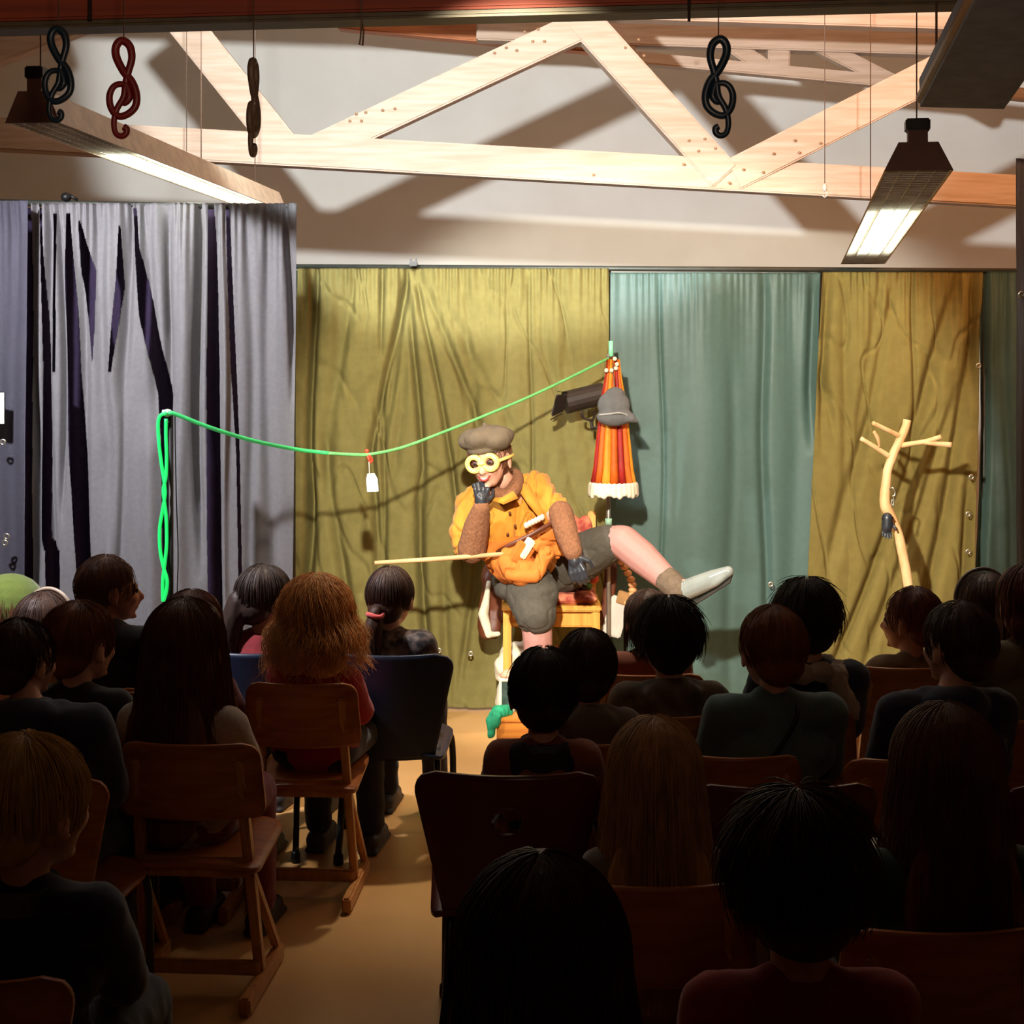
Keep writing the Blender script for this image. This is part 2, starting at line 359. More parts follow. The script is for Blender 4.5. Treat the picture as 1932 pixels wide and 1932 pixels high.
def eyelets(parent, pts, d):
    for px, py in pts:
        bm = bmesh.new(); c = P(px, py, d); tube(bm, [c+Vector((.009*math.cos(a), -.004, .009*math.sin(a))) for a in np.linspace(0, 2*math.pi, 17)], .004, 6, cap=False); obj('eyelet', bm, M_alu, parent, True)

# backdrop support frame
t = thing('backdrop_frame', 'thin metal frame carrying the backdrop cloths behind them', 'frame', (P(560, 650, 7.1).x, 7.1, 0))
bm = bmesh.new(); a = P(545, 503, 7.08); b = P(2040, 512, 7.08); tube(bm, [a, b], .012); obj('top_rail', bm, M_rod, t, True)
for px in (560, 1148, 1548, 1858):
    bm = bmesh.new(); c = P(px, 510, 7.1); tube(bm, [(c.x, 7.11, 0), (c.x, 7.11, c.z)], .012); obj('upright', bm, M_rod, t, True)
DB = 7.0
t = thing('ochre_backdrop', 'olive ochre cloth backdrop with radiating creases behind the performer', 'curtain', P(850, 1343, DB))
fo = [(592, 585, 7, .07, 0, .62), (586, 566, 10, .08, .48, 1), (676, 640, 9, .03, 0, .25), (768, 700, 7, .05, 0, .45), (700, 712, 8, .05, .42, .75), (766, 728, 8, .04, 0, .35), (725, 716, 6, .035, .3, .95),
      (772, 742, 10, .02, 0, .5), (777, 796, 7, .05, .1, .5), (790, 812, 8, .06, .5, 1), (784, 856, 6, .035, 0, .5), (856, 872, 6, .03, .45, .72), (790, 900, 7, .022, 0, .35), (792, 960, 8, .015, 0, .55), (800, 1010, 10, .012, 0, .45),
      (722, 716, 5, .05, 0, .14), (650, 612, 12, .03, .05, .5), (610, 655, 10, .03, .35, .8), (878, 905, 9, .02, .1, .5), (1003, 1000, 4, .018, 0, .8), (900, 870, 7, .03, .6, .95), (640, 690, 9, .02, .6, 1), (1060, 1120, 12, .015, .05, .5), (1020, 1100, 12, .012, .1, .6), (840, 846, 9, .03, .7, 1)]
curtain('cloth', None, M_och, (561, 543), (1149, 1152), 506, None, DB, fo, 3.1, .006, 7, 420, 240, flare=.06, parent=t, gather=.008, cr=.011)
eyelets(t, [(888, 1233), (828, 1227)], DB-.06)
bm = bmesh.new(); c = P(780, 498, DB); box(bm, c, (.035, .05, .02), None, .003); box(bm, c+Vector((-.012, 0, .014)), (.008, .02, .022), None, .002); box(bm, c+Vector((.012, 0, .014)), (.008, .02, .022), None, .002); obj('clamp', bm, M_blk, t, True, False)
t = thing('teal_backdrop', 'wide blue green cloth backdrop between the two ochre cloths', 'curtain', P(1350, 1343, DB))
fo = [(1248, 1250, 4, .01, 0, 1), (1440, 1446, 9, .03, 0, 1), (1535, 1536, 11, .05, 0, .35), (1400, 1396, 30, .01, 0, 1), (1330, 1330, 60, -.05, 0, 1), (1500, 1500, 22, .02, 0, 1), (1380, 1376, 12, .012, .2, 1)]
curtain('cloth', None, M_teal, (1151, 1148), (1549, 1530), 514, None, DB+.03, fo, 9.0, .0022, 3, 300, 160, parent=t, gather=.003)
eyelets(t, [(1454, 1102)], DB-.02)
t = thing('ochre_side_backdrop', 'narrow golden ochre cloth backdrop behind the forked branch', 'curtain', P(1700, 1343, DB))
fo = [(1560, 1556, 7, .04, 0, .35), (1700, 1600, 10, .025, .0, .55), (1850, 1720, 12, .05, .12, .95), (1760, 1560, 10, .05, .35, .95), (1600, 1590, 10, .02, .1, .5), (1726, 1725, 5, .02, 0, .4), (1820, 1690, 14, .04, .0, .5), (1830, 1800, 9, .05, .5, .95), (1640, 1560, 12, .03, .35, .7), (1800, 1640, 10, .03, .3, .9), (1560, 1570, 8, .05, .25, .32), (1840, 1835, 9, .05, 0, .25), (1780, 1700, 9, .02, .1, .6), (1660, 1620, 9, .02, .0, .4)]
curtain('cloth', None, M_och2, (1552, 1512), (1855, 1832), 513, None, DB-.02, fo, 5.5, .006, 6, 300, 240, parent=t, cr=.010)
eyelets(t, [(1832, 900), (1826, 970), (1826, 1041), (1846, 690)], DB-.05)
t = thing('teal_side_backdrop', 'sliver of blue green cloth at the far right of the backdrop', 'curtain', P(1900, 1343, DB))
curtain('cloth', None, M_teal, (1857, 1842), (2060, 2060), 511, None, DB+.04, [(1864, 1850, 8, .07, 0, 1), (1900, 1910, 9, .02, 0, 1), (1886, 1880, 14, .02, 0, 1)], 12, .005, 5, 160, 140, parent=t)

# grey side curtain, in front on the left
DG = 6.0
t = thing('grey_curtain', 'tall pale grey curtain with dark gaps left of the stage', 'curtain', P(300, 1450, DG))
sl = [[(0, 48, 58), (.5, 42, 60), (1, 40, 62)],
      [(.02, 124, 132), (.2, 120, 146), (.3, 126, 150), (.45, 130, 160), (.75, 150, 176), (1, 160, 170)],
      [(.03, 148, 150), (.12, 150, 178), (.22, 166, 176), (.28, 172, 173)],
      [(.04, 224, 227), (.15, 218, 232), (.3, 206, 212)],
      [(.01, 250, 256), (.08, 252, 262), (.2, 262, 290), (.34, 296, 326), (.42, 305, 327), (1, 312, 326)],
      [(0, 392, 402), (.3, 388, 412), (.6, 390, 414), (1, 400, 424)],
      [(.0, 425, 432), (.3, 436, 446), (.45, 446, 452), (.8, 452, 458), (1, 456, 460)],
      [(.0, 74, 77), (.3, 80, 90), (.6, 78, 92), (.62, 84, 112), (.9, 92, 112), (1, 92, 110)],
      [(.02, 98, 104), (.3, 98, 104)]]
fo = [(66, 66, 6, .04, 0, 1), (90, 95, 7, .05, 0, 1), (112, 118, 5, .05, 0, .5), (187, 190, 14, .04, 0, .35), (240, 236, 10, .05, 0, .3), (205, 215, 16, -.03, .1, 1), (275, 290, 10, .04, 0, .35), (345, 340, 14, -.03, 0, 1), (372, 376, 8, .05, 0, .6), (318, 320, 7, .05, 0, .3), (470, 476, 10, .02, 0, 1), (505, 506, 14, .025, 0, 1), (540, 548, 6, .04, 0, .3), (290, 280, 18, -.04, .4, 1), (200, 212, 12, .03, .35, .55), (420, 430, 6, -.03, 0, 1), (404, 408, 12, .05, 0, 1), (150, 170, 10, .04, .1, 1), (230, 222, 5, .012, .35, 1)]
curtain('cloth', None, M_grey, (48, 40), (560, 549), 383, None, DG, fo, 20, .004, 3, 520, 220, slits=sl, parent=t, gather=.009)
curtain('lining', None, M_greyd, (20, 20), (520, 520), 392, None, DG+.22, [(x, x, 12, .03, 0, 1) for x in range(60, 500, 50)], 22, .004, 3, 120, 40, parent=t)  # dark sheet added behind the slits as the shade between folds
bm = bmesh.new(); tube(bm, [P(-200, 378, DG+.04), P(560, 392, DG+.04)], .012); obj('curtain_rail', bm, M_rod, t, True)
bm = bmesh.new(); c = P(125, 372, DG+.03); ell(bm, c, (.02, .02, .018)); box(bm, c+Vector((.025, 0, 0)), (.04, .012, .012), Matrix.Rotation(.5, 3, 'Y')); obj('rail_clamp', bm, M_blk, t, True)
for px in (70, 552):
    bm = bmesh.new(); c = P(px, 385, DG+.28); tube(bm, [(c.x, c.y, 0), c], .012); tube(bm, [c, P(px, 385, DG+.04)], .008); obj('stand_pole', bm, M_rod, t, True)
t = thing('dark_grey_curtain', 'darker grey curtain strip at the far left edge', 'curtain', P(10, 1450, DG-.1))
curtain('cloth', None, mat('darker_grey_cloth', (96, 94, 108), .9, scale=60, amt=.1), (-220, -220), (52, 40), 378, None, DG-.12, [(20, 16, 20, .04, 0, 1), (-30, -30, 20, .04, 0, 1), (-90, -90, 20, .05, 0, 1)], 31, .004, 4, 160, 100, parent=t)
bm = bmesh.new(); c = P(-3, 770, DG-.17); box(bm, c, (.05, .006, .12), None, .003); obj('paper_note', bm, mat('note_white', (225, 225, 220), .7), t, True, False)
eyelets(t, [(6, 834), (13, 1012), (10, 1024)], DG-.16)
t = thing('grey_curtain_edge', 'narrow edge of a grey curtain at the right border', 'curtain', P(1925, 1450, 5.7))
curtain('cloth', None, M_grey, (1917, 1921), (2200, 2200), 298, None, 5.7, [(1935, 1936, 10, .04, 0, 1), (1990, 1990, 20, .05, 0, 1)], 41, .004, 4, 120, 100, parent=t)
eyelets(t, [(1927, 556)], 5.66)

# ------------------------------------------------------------ people: shared parts
SKIN = mat('skin', (214, 160, 134), .55, scale=30, amt=.06)
SKIN2 = mat('skin_tan', (176, 120, 92), .55, scale=30, amt=.06)
SKINP = mat('skin_face_paint', (192, 142, 118), .6, scale=30, amt=.04)
M_eye = mat('eye', (30, 24, 22), .15)
def head_prims(bm, M, s=1.0, neck=None, chubby=1.0):
    """head with nose, lips, brow, ears and jaw; local frame looks along +Y, origin mid skull"""
    def T(x, y, z): return M @ Vector((x*s, y*s, z*s))
    R = M.to_3x3().normalized()
    def e(c, r): ell(bm, T(*c), tuple(q*s for q in r), R)
    e((0, -.012, .022), (.073, .090, .086)); e((0, .028, -.022), (.060*chubby, .062, .074)); e((0, .042, -.070), (.040*chubby, .038, .030))
    e((0, .072, .016), (.050, .018, .014)); e((.030, .066, -.026), (.022, .022, .022)); e((-.030, .066, -.026), (.022, .022, .022))
    cap(bm, T(0, .086, .004), T(0, .106, -.028), .008*s, .013*s); e((.010, .096, -.031), (.008, .009, .007)); e((-.010, .096, -.031), (.008, .009, .007))
    e((0, .088, -.050), (.022, .010, .006)); e((0, .086, -.060), (.019, .010, .007)); e((0, .078, -.088), (.016, .014, .012))
    for q in (-1, 1): e((q*.077, -.006, -.010), (.009, .018, .031)); e((q*.079, .000, -.034), (.007, .010, .010))
def hand_prims(bm, wrist, direc, palm_n, s=1.0, curl=.6, spread=.5, side=1):
    """palm, four unequal bent fingers and a thumb"""
    d = Vector(direc).normalized(); n = Vector(palm_n); n = (n-d*n.dot(d)).normalized(); x = d.cross(n)*side; w = Vector(wrist)
    for k in range(4): cap(bm, w+x*(.004*(k-1.5))*s, w+(d*.075+x*(.019*(k-1.5)))*s, .015*s, .011*s, 8)
    for k, L in enumerate((.060, .070, .066, .050)):
        p = w+(d*.076+x*.019*(k-1.5))*s; a = 0; q = d.copy()
        for j, f in enumerate((.45, .32, .23)):
            a += curl*(.9 if j else .6); q = (d*math.cos(a)+n*math.sin(a)+x*spread*.12*(k-1.5)).normalized(); p2 = p+q*L*f*s; cap(bm, p, p2, (.0092-.0008*j)*s, (.0084-.0008*j)*s, 8); p = p2
    p = w+(d*.022-x*.026)*s; q1 = (d*.6-x*.8+n*.3).normalized(); p2 = p+q1*.036*s; cap(bm, w+d*.012*s, p, .013*s, .0125*s, 8); cap(bm, p, p2, .0125*s, .010*s, 8); cap(bm, p2, p2+(d*.8-x*.2+n*.5).normalized()*.028*s, .010*s, .0085*s, 8)
def join(a, b):
    bm = bmesh.new(); bm.from_mesh(a); bm.from_mesh(b); me = bpy.data.meshes.new('j'); bm.to_mesh(me); bm.free(); bpy.data.meshes.remove(a); bpy.data.meshes.remove(b); return me

def strands(bm, M, s, n, length, rs, thick=.0009, face=.95, wave=0., flare=.0, lift=1.0, thl=1.75, thm=1.25, grow=0.):
    """hair strands combed from the crown down over the skull; length metres along the strand"""
    for i in range(n):
        az = rs.uniform(-math.pi+face*.5, math.pi-face*.5)-math.pi/2      # skip the face (+Y)
        th0 = rs.uniform(.02, thm); L = length*rs.uniform(.8, 1.05); p = []; k = 0; st = .016; th = th0; fz = None
        a0 = az; ph = rs.uniform(0, 6); gw = rs.random()**2*grow; off = rs.uniform(0.0, .008)*lift
        while k*st < L and len(p) < 60:
            if th < thl:
                o2 = off+gw*k; rx, ry, rz = .078+o2, .096+o2, .090+o2
                v = Vector((rx*math.sin(th)*math.cos(a0), ry*math.sin(th)*math.sin(a0)-.012, rz*math.cos(th)+.022)); th += st/.088
            elif thl > 2: break
            else:
                if fz is None: fz = p[-1].copy(); v = fz
                dz = st; out = flare*st*(1 if len(p) < 26 else .2); hv = Vector((fz.x, fz.y, 0)); hv = hv.normalized() if hv.length > 1e-6 else Vector((0, -1, 0))
                v = p[-1]+Vector((0, 0, -dz))+hv*out
            if wave: v = v+Vector((math.sin(k*.9+ph), math.cos(k*.9+ph*1.7), 0))*wave*(.2+.8*min(1, k/8))
            p.append(v); k += 1
        if len(p) < 3: continue
        q = [M @ (v*s) for v in p]; tube(bm, q, [thick, thick*1.2, thick*.5], 3, cap=False)

def hair(kind, M, s, rs, near=1.0):
    """returns a mesh"""
    R = M.to_3x3().normalized(); bm = bmesh.new()
    def T(x, y, z): return M @ Vector((x*s, y*s, z*s))
    def e(c, r): ell(bm, T(*c), tuple(q*s for q in r), R)
    e((0, -.022, .028), (.079, .088, .088)); e((0, -.052, -.022), (.066, .058, .058))
    n = 260; L = .10; kw = {}
    if kind == 'short': e((0, .012, .052), (.068, .072, .058)); n = 1000; L = .075; kw = dict(lift=1.2, thl=2.3, thm=2.0, grow=.0022, wave=.0008)
    if kind == 'crop': e((0, .0, .046), (.072, .078, .062)); n = 1100; L = .040; kw = dict(lift=1.3, thl=2.3, thm=2.05)
    if kind == 'tousled': e((0, .012, .055), (.072, .076, .060)); n = 1300; L = .075; kw = dict(lift=2.0, wave=.0024, thl=2.3, thm=2.0, grow=.006)
    if kind == 'bob':
        e((0, .01, .05), (.074, .074, .062)); e((0, -.045, -.045), (.080, .060, .070)); n = 750; L = .17; kw = dict(wave=.001, thm=1.6)
    if kind == 'long':
        e((0, .005, .05), (.074, .080, .062)); e((0, -.055, -.06), (.078, .048, .11)); e((0, -.075, -.17), (.084, .032, .12)); e((.058, -.04, -.08), (.026, .04, .10)); e((-.058, -.04, -.08), (.026, .04, .10))
        n = 700; L = .42; kw = dict(flare=.10, wave=.0006)
    if kind == 'verylong':
        e((0, .005, .05), (.074, .080, .062)); e((0, -.055, -.06), (.080, .046, .11)); e((0, -.088, -.18), (.094, .030, .15)); e((0, -.10, -.29), (.092, .022, .10)); e((.062, -.04, -.08), (.026, .04, .12)); e((-.062, -.04, -.08), (.026, .04, .12))
        n = 800; L = .40; kw = dict(flare=.13, wave=.0008)
    if kind == 'curly':
        e((0, .0, .05), (.080, .082, .066)); e((0, -.05, -.045), (.090, .062, .075)); e((.03, -.07, -.09), (.070, .045, .045)); e((-.04, -.07, -.085), (.060, .045, .045)); n = 1500; L = .20; kw = dict(flare=.36, wave=.014, lift=3.4)
    if kind == 'pony':
        e((-.012, -.108, -.03), (.022, .022, .022)); limb(bm, [T(-.012, -.112, -.03), T(-.02, -.118, -.08), T(-.026, -.115, -.16), T(-.02, -.112, -.23)], [.024*s, .034*s, .030*s, .012*s]); n = 700; L = .13; kw = dict(thl=2.3, thm=1.8)
    if kind == 'braid':
        limb(bm, [T(-.02, -.09, -.0), T(-.04, -.112, -.08), T(-.052, -.115, -.17), T(-.052, -.11, -.26)], [.04*s, .040*s, .040*s, .034*s]); n = 700; L = .13; kw = dict(thl=2.3, thm=1.8)
    me = fuse(bm, .006*s, 6)
    me2 = crumple(me, .0022*s, (1, 1, .25), 60 if kind not in ('curly', 'tousled') else 34, rs.random()*9)
    bm = bmesh.new(); strands(bm, M, s, int(n*near), L, rs, thick=.00085*s, **kw)
    if kind in ('pony', 'braid'):
        for i in range(int(160*near)):
            a = rs.uniform(0, 6.28); r = .030 if kind == 'pony' else .042; x0 = -.012 if kind == 'pony' else -.03; x1 = -.024 if kind == 'pony' else -.052
            q = [T(x0+r*.5*math.cos(a), -.112+r*.5*math.sin(a), -.02), T(x1+r*math.cos(a), -.118+r*math.sin(a), -.09), T(x1+r*math.cos(a+.3), -.115+r*math.sin(a+.3), -.18), T(x1+r*.4*math.cos(a+.4), -.112+r*.4*math.sin(a), -.25-rs.uniform(0, .03))]
            tube(bm, spline(q, 3), [.0008*s, .001*s, .0004*s], 3, cap=False)
    m3 = bpy.data.meshes.new('s'); bm.to_mesh(m3); bm.free()
    return join(me2, m3)

HAIRC = {}
def hairmat(name, rgb, r=.42): return mat('hair_'+name, rgb, .55, scale=50, amt=.35, stretch=(1, 1, .2), spec=.35)
def cloth(name, rgb, **k): return mat('fabric_'+name, rgb, .92, scale=90, amt=.15, sheen=.2, **k)
SEAT = .34
def kid(label, px, top, wpx, D, hk, hc, shirt, legs=None, yaw=None, hyaw=0, tilt=0, skin=None, sleeves=True, hood=False, collar=None, extra=None, near=1.0, bodydx=0, slump=0, hat=None, cat='person', shs=1.0, arms='lap'):
    skin = skin or SKIN
    c = P(px, top, D); zt = c.z; hw = wpx/F*D; s = hw/.168
    if yaw is None: yaw = -math.atan2(.1-c.x, 7.0-D)*.5
    root = thing('person', label, cat, (c.x, D, 0), yaw, 'seated audience')
    k = (zt-SEAT)/.62; rs = random.Random(hash(label) % 1000 if False else sum(map(ord, label)))
    hz = zt-.115*s; hy = .02
    nb = Vector((bodydx, -.01, hz-.12*s))                     # neck base
    Mh = Matrix.Translation((0, hy, hz)) @ Matrix.Rotation(hyaw, 4, 'Z') @ Matrix.Rotation(tilt, 4, 'X')
    pz = SEAT+.085; sh = nb.z-.035*k; sw = .108*k*shs; hipx = .065
    chest = Vector((bodydx*.8, -.015-slump, (pz+sh)/2+.03)); pel = Vector((0, 0, pz))
    foot_y = .36
    def lim(sx):
        S0 = Vector((bodydx+sx*sw, -.01, sh)); E = Vector((bodydx*.7+sx*(sw+.022), .07, (sh+pz)/2-.01)); W = Vector((sx*.07, .25, pz+.045)); return S0, E, W
    # one continuous body
    bm = bmesh.new(); head_prims(bm, Mh, s)
    cap(bm, (0, hy-.018, hz-.05*s), nb+Vector((0, 0, -.02)), .036*s, .042*s)
    limb(bm, [nb+Vector((0, 0, -.04)), chest, pel], [.06*k, .085*k, .085*k])
    for q in (-1, 1):
        S0, E, W = lim(q); limb(bm, [nb+Vector((0, 0, -.05)), S0, E, W], [.045*k, .036*k, .028*k, .020*k]); hand_prims(bm, W, (-q*.45, .85, -.1), (0, 0, -1), .72, .5, .4, q)
        hp = Vector((q*hipx, .03, pz-.01)); kn = Vector((q*.085, .32, SEAT+.055)); an = Vector((q*.085, foot_y, .07)); limb(bm, [hp, kn, an], [.062*k, .042*k, .028]); limb(bm, [an+Vector((0, 0, -.035)), an+Vector((0, .11, -.045))], [.026, .020])
    obj('body', fuse(bm, .0075, 5), skin, root)
    # shirt
    bm = bmesh.new(); g = .011
    limb(bm, [nb+Vector((0, 0, -.045)), chest, pel], [.062*k+g, .092*k+g, .090*k+g])
    limb(bm, [Vector((bodydx-sw*.95, -.015, sh)), Vector((bodydx+sw*.95, -.015, sh))], [.042*k+g, .042*k+g])
    limb(bm, [Vector((bodydx-sw*.55, -.02, sh-.09*k)), Vector((bodydx+sw*.55, -.02, sh-.09*k))], [.062*k+g, .062*k+g])
    limb(bm, [Vector((-.05, 0, pz)), Vector((.05, 0, pz))], [.075*k+g]*2)
    for q in (-1, 1):
        S0, E, W = lim(q)
        if sleeves: limb(bm, [S0, E, E.lerp(W, .85)], [.042*k+g, .032*k+g, .024*k+g])
        else: limb(bm, [S0, S0.lerp(E, .5)], [.042*k+g, .036*k+g])
    if hood: ell(bm, nb+Vector((0, -.045, -.01)), (.085*k, .05*k, .045*k)); limb(bm, [nb+Vector((-.06*k, .0, 0)), nb+Vector((0, -.05, .0)), nb+Vector((.06*k, 0, 0))], [.026, .034, .026])
    else: limb(bm, [nb+Vector((-.03*k, 0, -.008)), nb+Vector((.03*k, 0, -.008))], [.03*k+g, .03*k+g])
    me = fuse(bm, .008, 5); crumple(me, .006, (1, 1, .7), 14, rs.random()*10); obj('shirt', me, shirt, root)
    # trousers and shoes
    bm = bmesh.new()
    for q in (-1, 1):
        hp = Vector((q*hipx, .0, pz-.01)); kn = Vector((q*.085, .325, SEAT+.055)); an = Vector((q*.085, foot_y, .085)); limb(bm, [hp, kn, an], [.073*k, .054*k, .042])
    cap(bm, (-.05, 0, pz-.005), (.05, 0, pz-.005), .085*k, .085*k)
    me = fuse(bm, .009, 4); crumple(me, .004, (1, 1, 1), 16, 3); obj('trousers', me, legs or cloth('dark_trousers', (40, 40, 52)), root)
    for q in (-1, 1):
        bm = bmesh.new(); limb(bm, [(q*.085, foot_y-.03, .036), (q*.085, foot_y+.04, .036), (q*.085, foot_y+.13, .028)], [.034, .036, .028]); box(bm, (q*.085, foot_y+.05, .009), (.066, .22, .016), None, .005)
        obj('shoe', fuse(bm, .006, 3), mat('shoe_dark', (52, 46, 46), .6), root)
    if hk: obj('hair', hair(hk, Mh, s*1.0, rs, near), hc, root)
    for q in (-1, 1):
        bm = bmesh.new(); ell(bm, Mh @ Vector((q*.028*s, .078*s, .0)), .010*s, u=10, v=8); obj('eye', bm, M_eye, root)
    if collar:
        bm = bmesh.new(); pts = [nb+Vector((.062*k*math.cos(a), -.004+.052*k*math.sin(a), .008+.006*math.sin(a))) for a in np.linspace(0, 2*math.pi, 24, endpoint=False)]
        cv = [nb+Vector((.075*k*math.cos(a), -.006+.066*k*math.sin(a), -.02)) for a in np.linspace(0, 2*math.pi, 24, endpoint=False)]
        v0 = [bm.verts.new(p+Vector((0, 0, .012))) for p in pts]; v1 = [bm.verts.new(p) for p in cv]
        for i in range(24): bm.faces.new((v0[i], v0[(i+1) % 24], v1[(i+1) % 24], v1[i]))
        bmesh.ops.solidify(bm, geom=bm.faces[:], thickness=.006); obj('collar', bm, collar, root)
    if extra: extra(root, Mh, s, nb, k, sw, sh)
    return root

# ------------------------------------------------------------ chairs
M_ply = wood('ply', (176, 104, 52), (150, 82, 38), .35)
M_ply_e = mat('ply_edge', (214, 160, 100), .4)
M_beech = wood('beech', (196, 136, 76), (176, 114, 58), .4, 2)
M_redsh = mat('red_shell', (92, 34, 30), .3, scale=8, amt=.2)
M_tube = mat('chair_tube', (70, 72, 74), .3, metal=.8)
M_blue = mat('navy_shell', (26, 40, 64), .4, scale=10, amt=.2)
def panel(bm, w0, w1, h, th, r, M, curve=.03, nx=16, nz=10, hole=None):
    """bent plywood panel: w0 bottom width, w1 top width, rounded corners, curved in plan"""
    pts = []
    def corner(cx, cz, a0): return [(cx+r*math.cos(a), cz+r*math.sin(a)) for a in np.linspace(a0, a0+math.pi/2, 6)]
    out = corner(w1/2-r, h-r, 0)+corner(-w1/2+r, h-r, math.pi/2)+corner(-w0/2+r*.6, r*.6, math.pi)+corner(w0/2-r*.6, r*.6, 1.5*math.pi)
    def yc(x): return curve*(x/(max(w0, w1)/2))**2
    rows = []
    Z = list(np.linspace(0, h, 25)); rowsf = []; rowsb = []
    o = np.array(out+[out[0]])
    def half(z):
        best = 0
        for i in range(len(o)-1):
            z0, z1 = o[i][1], o[i+1][1]
            if (z0-z)*(z1-z) <= 0 and abs(z1-z0) > 1e-9: best = max(best, o[i][0]+(o[i+1][0]-o[i][0])*(z-z0)/(z1-z0))
            elif abs(z0-z) < 1e-6: best = max(best, o[i][0], o[i+1][0])
        return best
    for z in Z:
        hw = half(z) or (w1/2-r if z > h/2 else w0/2-r*.6); rf = []; rb = []
        for i in range(nx+1):
            x = -hw+2*hw*i/nx; rf.append(bm.verts.new(M @ Vector((x, yc(x)+th/2, z)))); rb.append(bm.verts.new(M @ Vector((x, yc(x)-th/2, z))))
        rowsf.append(rf); rowsb.append(rb)
    for j in range(len(Z)-1):
        for i in range(nx):
            x = (i+.5)/nx-.5; z = (Z[j]+Z[j+1])/2
            hx = 2*x*half(z)
            if hole and ((hx/hole[1])**2+((z-hole[0])/hole[2])**2) < 1: continue
            bm.faces.new((rowsf[j][i], rowsf[j][i+1], rowsf[j+1][i+1], rowsf[j+1][i])); bm.faces.new((rowsb[j][i+1], rowsb[j][i], rowsb[j+1][i], rowsb[j+1][i+1]))
    es = [e for e in bm.edges if e.is_boundary]
    # stitch the rim front to back
    for j in range(len(Z)-1):
        for i in (0, nx):
            try: bm.faces.new((rowsf[j][i], rowsf[j+1][i], rowsb[j+1][i], rowsb[j][i]))
            except Exception: pass
    for j in (0, len(Z)-1):
        for i in range(nx): bm.faces.new((rowsf[j][i], rowsf[j][i+1], rowsb[j][i+1], rowsb[j][i]))
    if hole:
        for j in range(len(Z)-1):
            for i in range(nx):
                pass
def rim(bm, w, h, th, M, curve):
    pass
def dup(root, loc, rz, label):
    r = root.copy(); COL.objects.link(r); r.location = loc; r.rotation_euler = (0, 0, rz); r['label'] = label
    for ch in list(root.children):
        c = ch.copy(); COL.objects.link(c); c.parent = r
        for g in ch.children: d = g.copy(); COL.objects.link(d); d.parent = c
    return r
def wood_chair(label):
    """runner-foot school chair; origin on floor under the seat centre, facing +Y; top .64"""
    t = thing('school_chair', label, 'chair', group='wooden school chairs')
    Mb = Matrix.Translation((0, -.155, .455)) @ Matrix.Rotation(.10, 4, 'X')
    bm = bmesh.new(); panel(bm, .33, .35, .185, .011, .045, Mb, .035); obj('backrest', bm, M_ply, t)
    bm = bmesh.new(); c = Matrix.Translation((0, -.155, .335)) @ Matrix.Rotation(-math.pi/2+.10, 4, 'X'); panel(bm, .30, .33, .33, .012, .05, Matrix.Translation((0, -.145, .342)) @ Matrix.Rotation(-math.pi/2+.07, 4, 'X'), .012); obj('seat', bm, M_ply, t)
    for q in (-1, 1):
        bm = bmesh.new(); beam(bm, (q*.125, -.150, .60), (q*.145, -.02, .045), .024, .036, up=Vector((0, 1, 0))); obj('leg', bm, M_beech, t, smooth=False)
        bm = bmesh.new(); beam(bm, (q*.150, -.20, .024), (q*.150, .17, .024), .028, .044); obj('runner', bm, M_beech, t, smooth=False)
        bm = bmesh.new(); beam(bm, (q*.148, .14, .05), (q*.138, -.09, .315), .02, .03, up=Vector((0, 1, 0))); obj('brace', bm, M_beech, t, smooth=False)
        bm = bmesh.new(); beam(bm, (q*.130, -.115, .318), (q*.130, .13, .318), .022, .03); obj('seat_rail', bm, M_beech, t, smooth=False)
    bm = bmesh.new(); beam(bm, (-.15, -.05, .062), (.15, -.05, .062), .022, .036); obj('crossbar', bm, M_beech, t, smooth=False)
    bm = bmesh.new(); beam(bm, (-.13, -.105, .328), (.13, -.105, .328), .02, .05); obj('crossbar', bm, M_beech, t, smooth=False)
    return t
def shell_chair(label, m, group, hole=True, w=.42):
    t = thing('shell_chair', label, 'chair', group=group)
    bm = bmesh.new(); panel(bm, w*.62, w, .33, .011, .05, Matrix.Translation((0, -.17, .315)) @ Matrix.Rotation(.10, 4, 'X'), .05, 28, hole=(.225, .037, .030) if hole else None); obj('backrest', bm, m, t)
    if hole:
        Mh_ = Matrix.Translation((0, -.17, .315)) @ Matrix.Rotation(.10, 4, 'X'); bm = bmesh.new(); tube(bm, [Mh_ @ Vector((.040*math.cos(a), -.002, .225+.032*math.sin(a))) for a in np.linspace(0, 2*math.pi, 25)], .0055, 6, cap=False); obj('hole_rim', bm, m, t)
    bm = bmesh.new(); panel(bm, w*.70, w*.9, .36, .011, .07, Matrix.Translation((0, -.165, .335)) @ Matrix.Rotation(-math.pi/2+.05, 4, 'X'), .02); obj('seat', bm, m, t)
    for q in (-1, 1):
        bm = bmesh.new(); p = [(q*.14, -.20, .03), (q*.13, -.10, .318), (q*.12, .0, .322), (q*.13, .12, .318), (q*.155, .17, .29), (q*.16, .17, .03)]; tube(bm, spline(p, 8), .010, 8); obj('leg_frame', bm, M_tube, t)
        for y in (-.20, .17):
            bm = bmesh.new(); lathe(bm, [(.012, 0), (.015, .004), (.014, .03), (.010, .036)], (q*(.14 if y < 0 else .16), y, 0), 12); obj('foot_cap', bm, M_blk, t)
    bm = bmesh.new(); tube(bm, [(-.13, -.05, .318), (.13, -.05, .318)], .009, 8); obj('cross_tube', bm, M_tube, t)
    bm = bmesh.new(); tube(bm, [(-.13, .09, .318), (.13, .09, .318)], .009, 8); obj('cross_tube', bm, M_tube, t)
    return t
wc0 = wood_chair('x'); sc0 = shell_chair('x', M_redsh, 'red metal legged chairs'); bc0 = shell_chair('x', M_blue, 'navy shell chairs', False, .36); pc0 = shell_chair('x', M_ply, 'plywood chairs on metal legs', False, .36)
used = set()
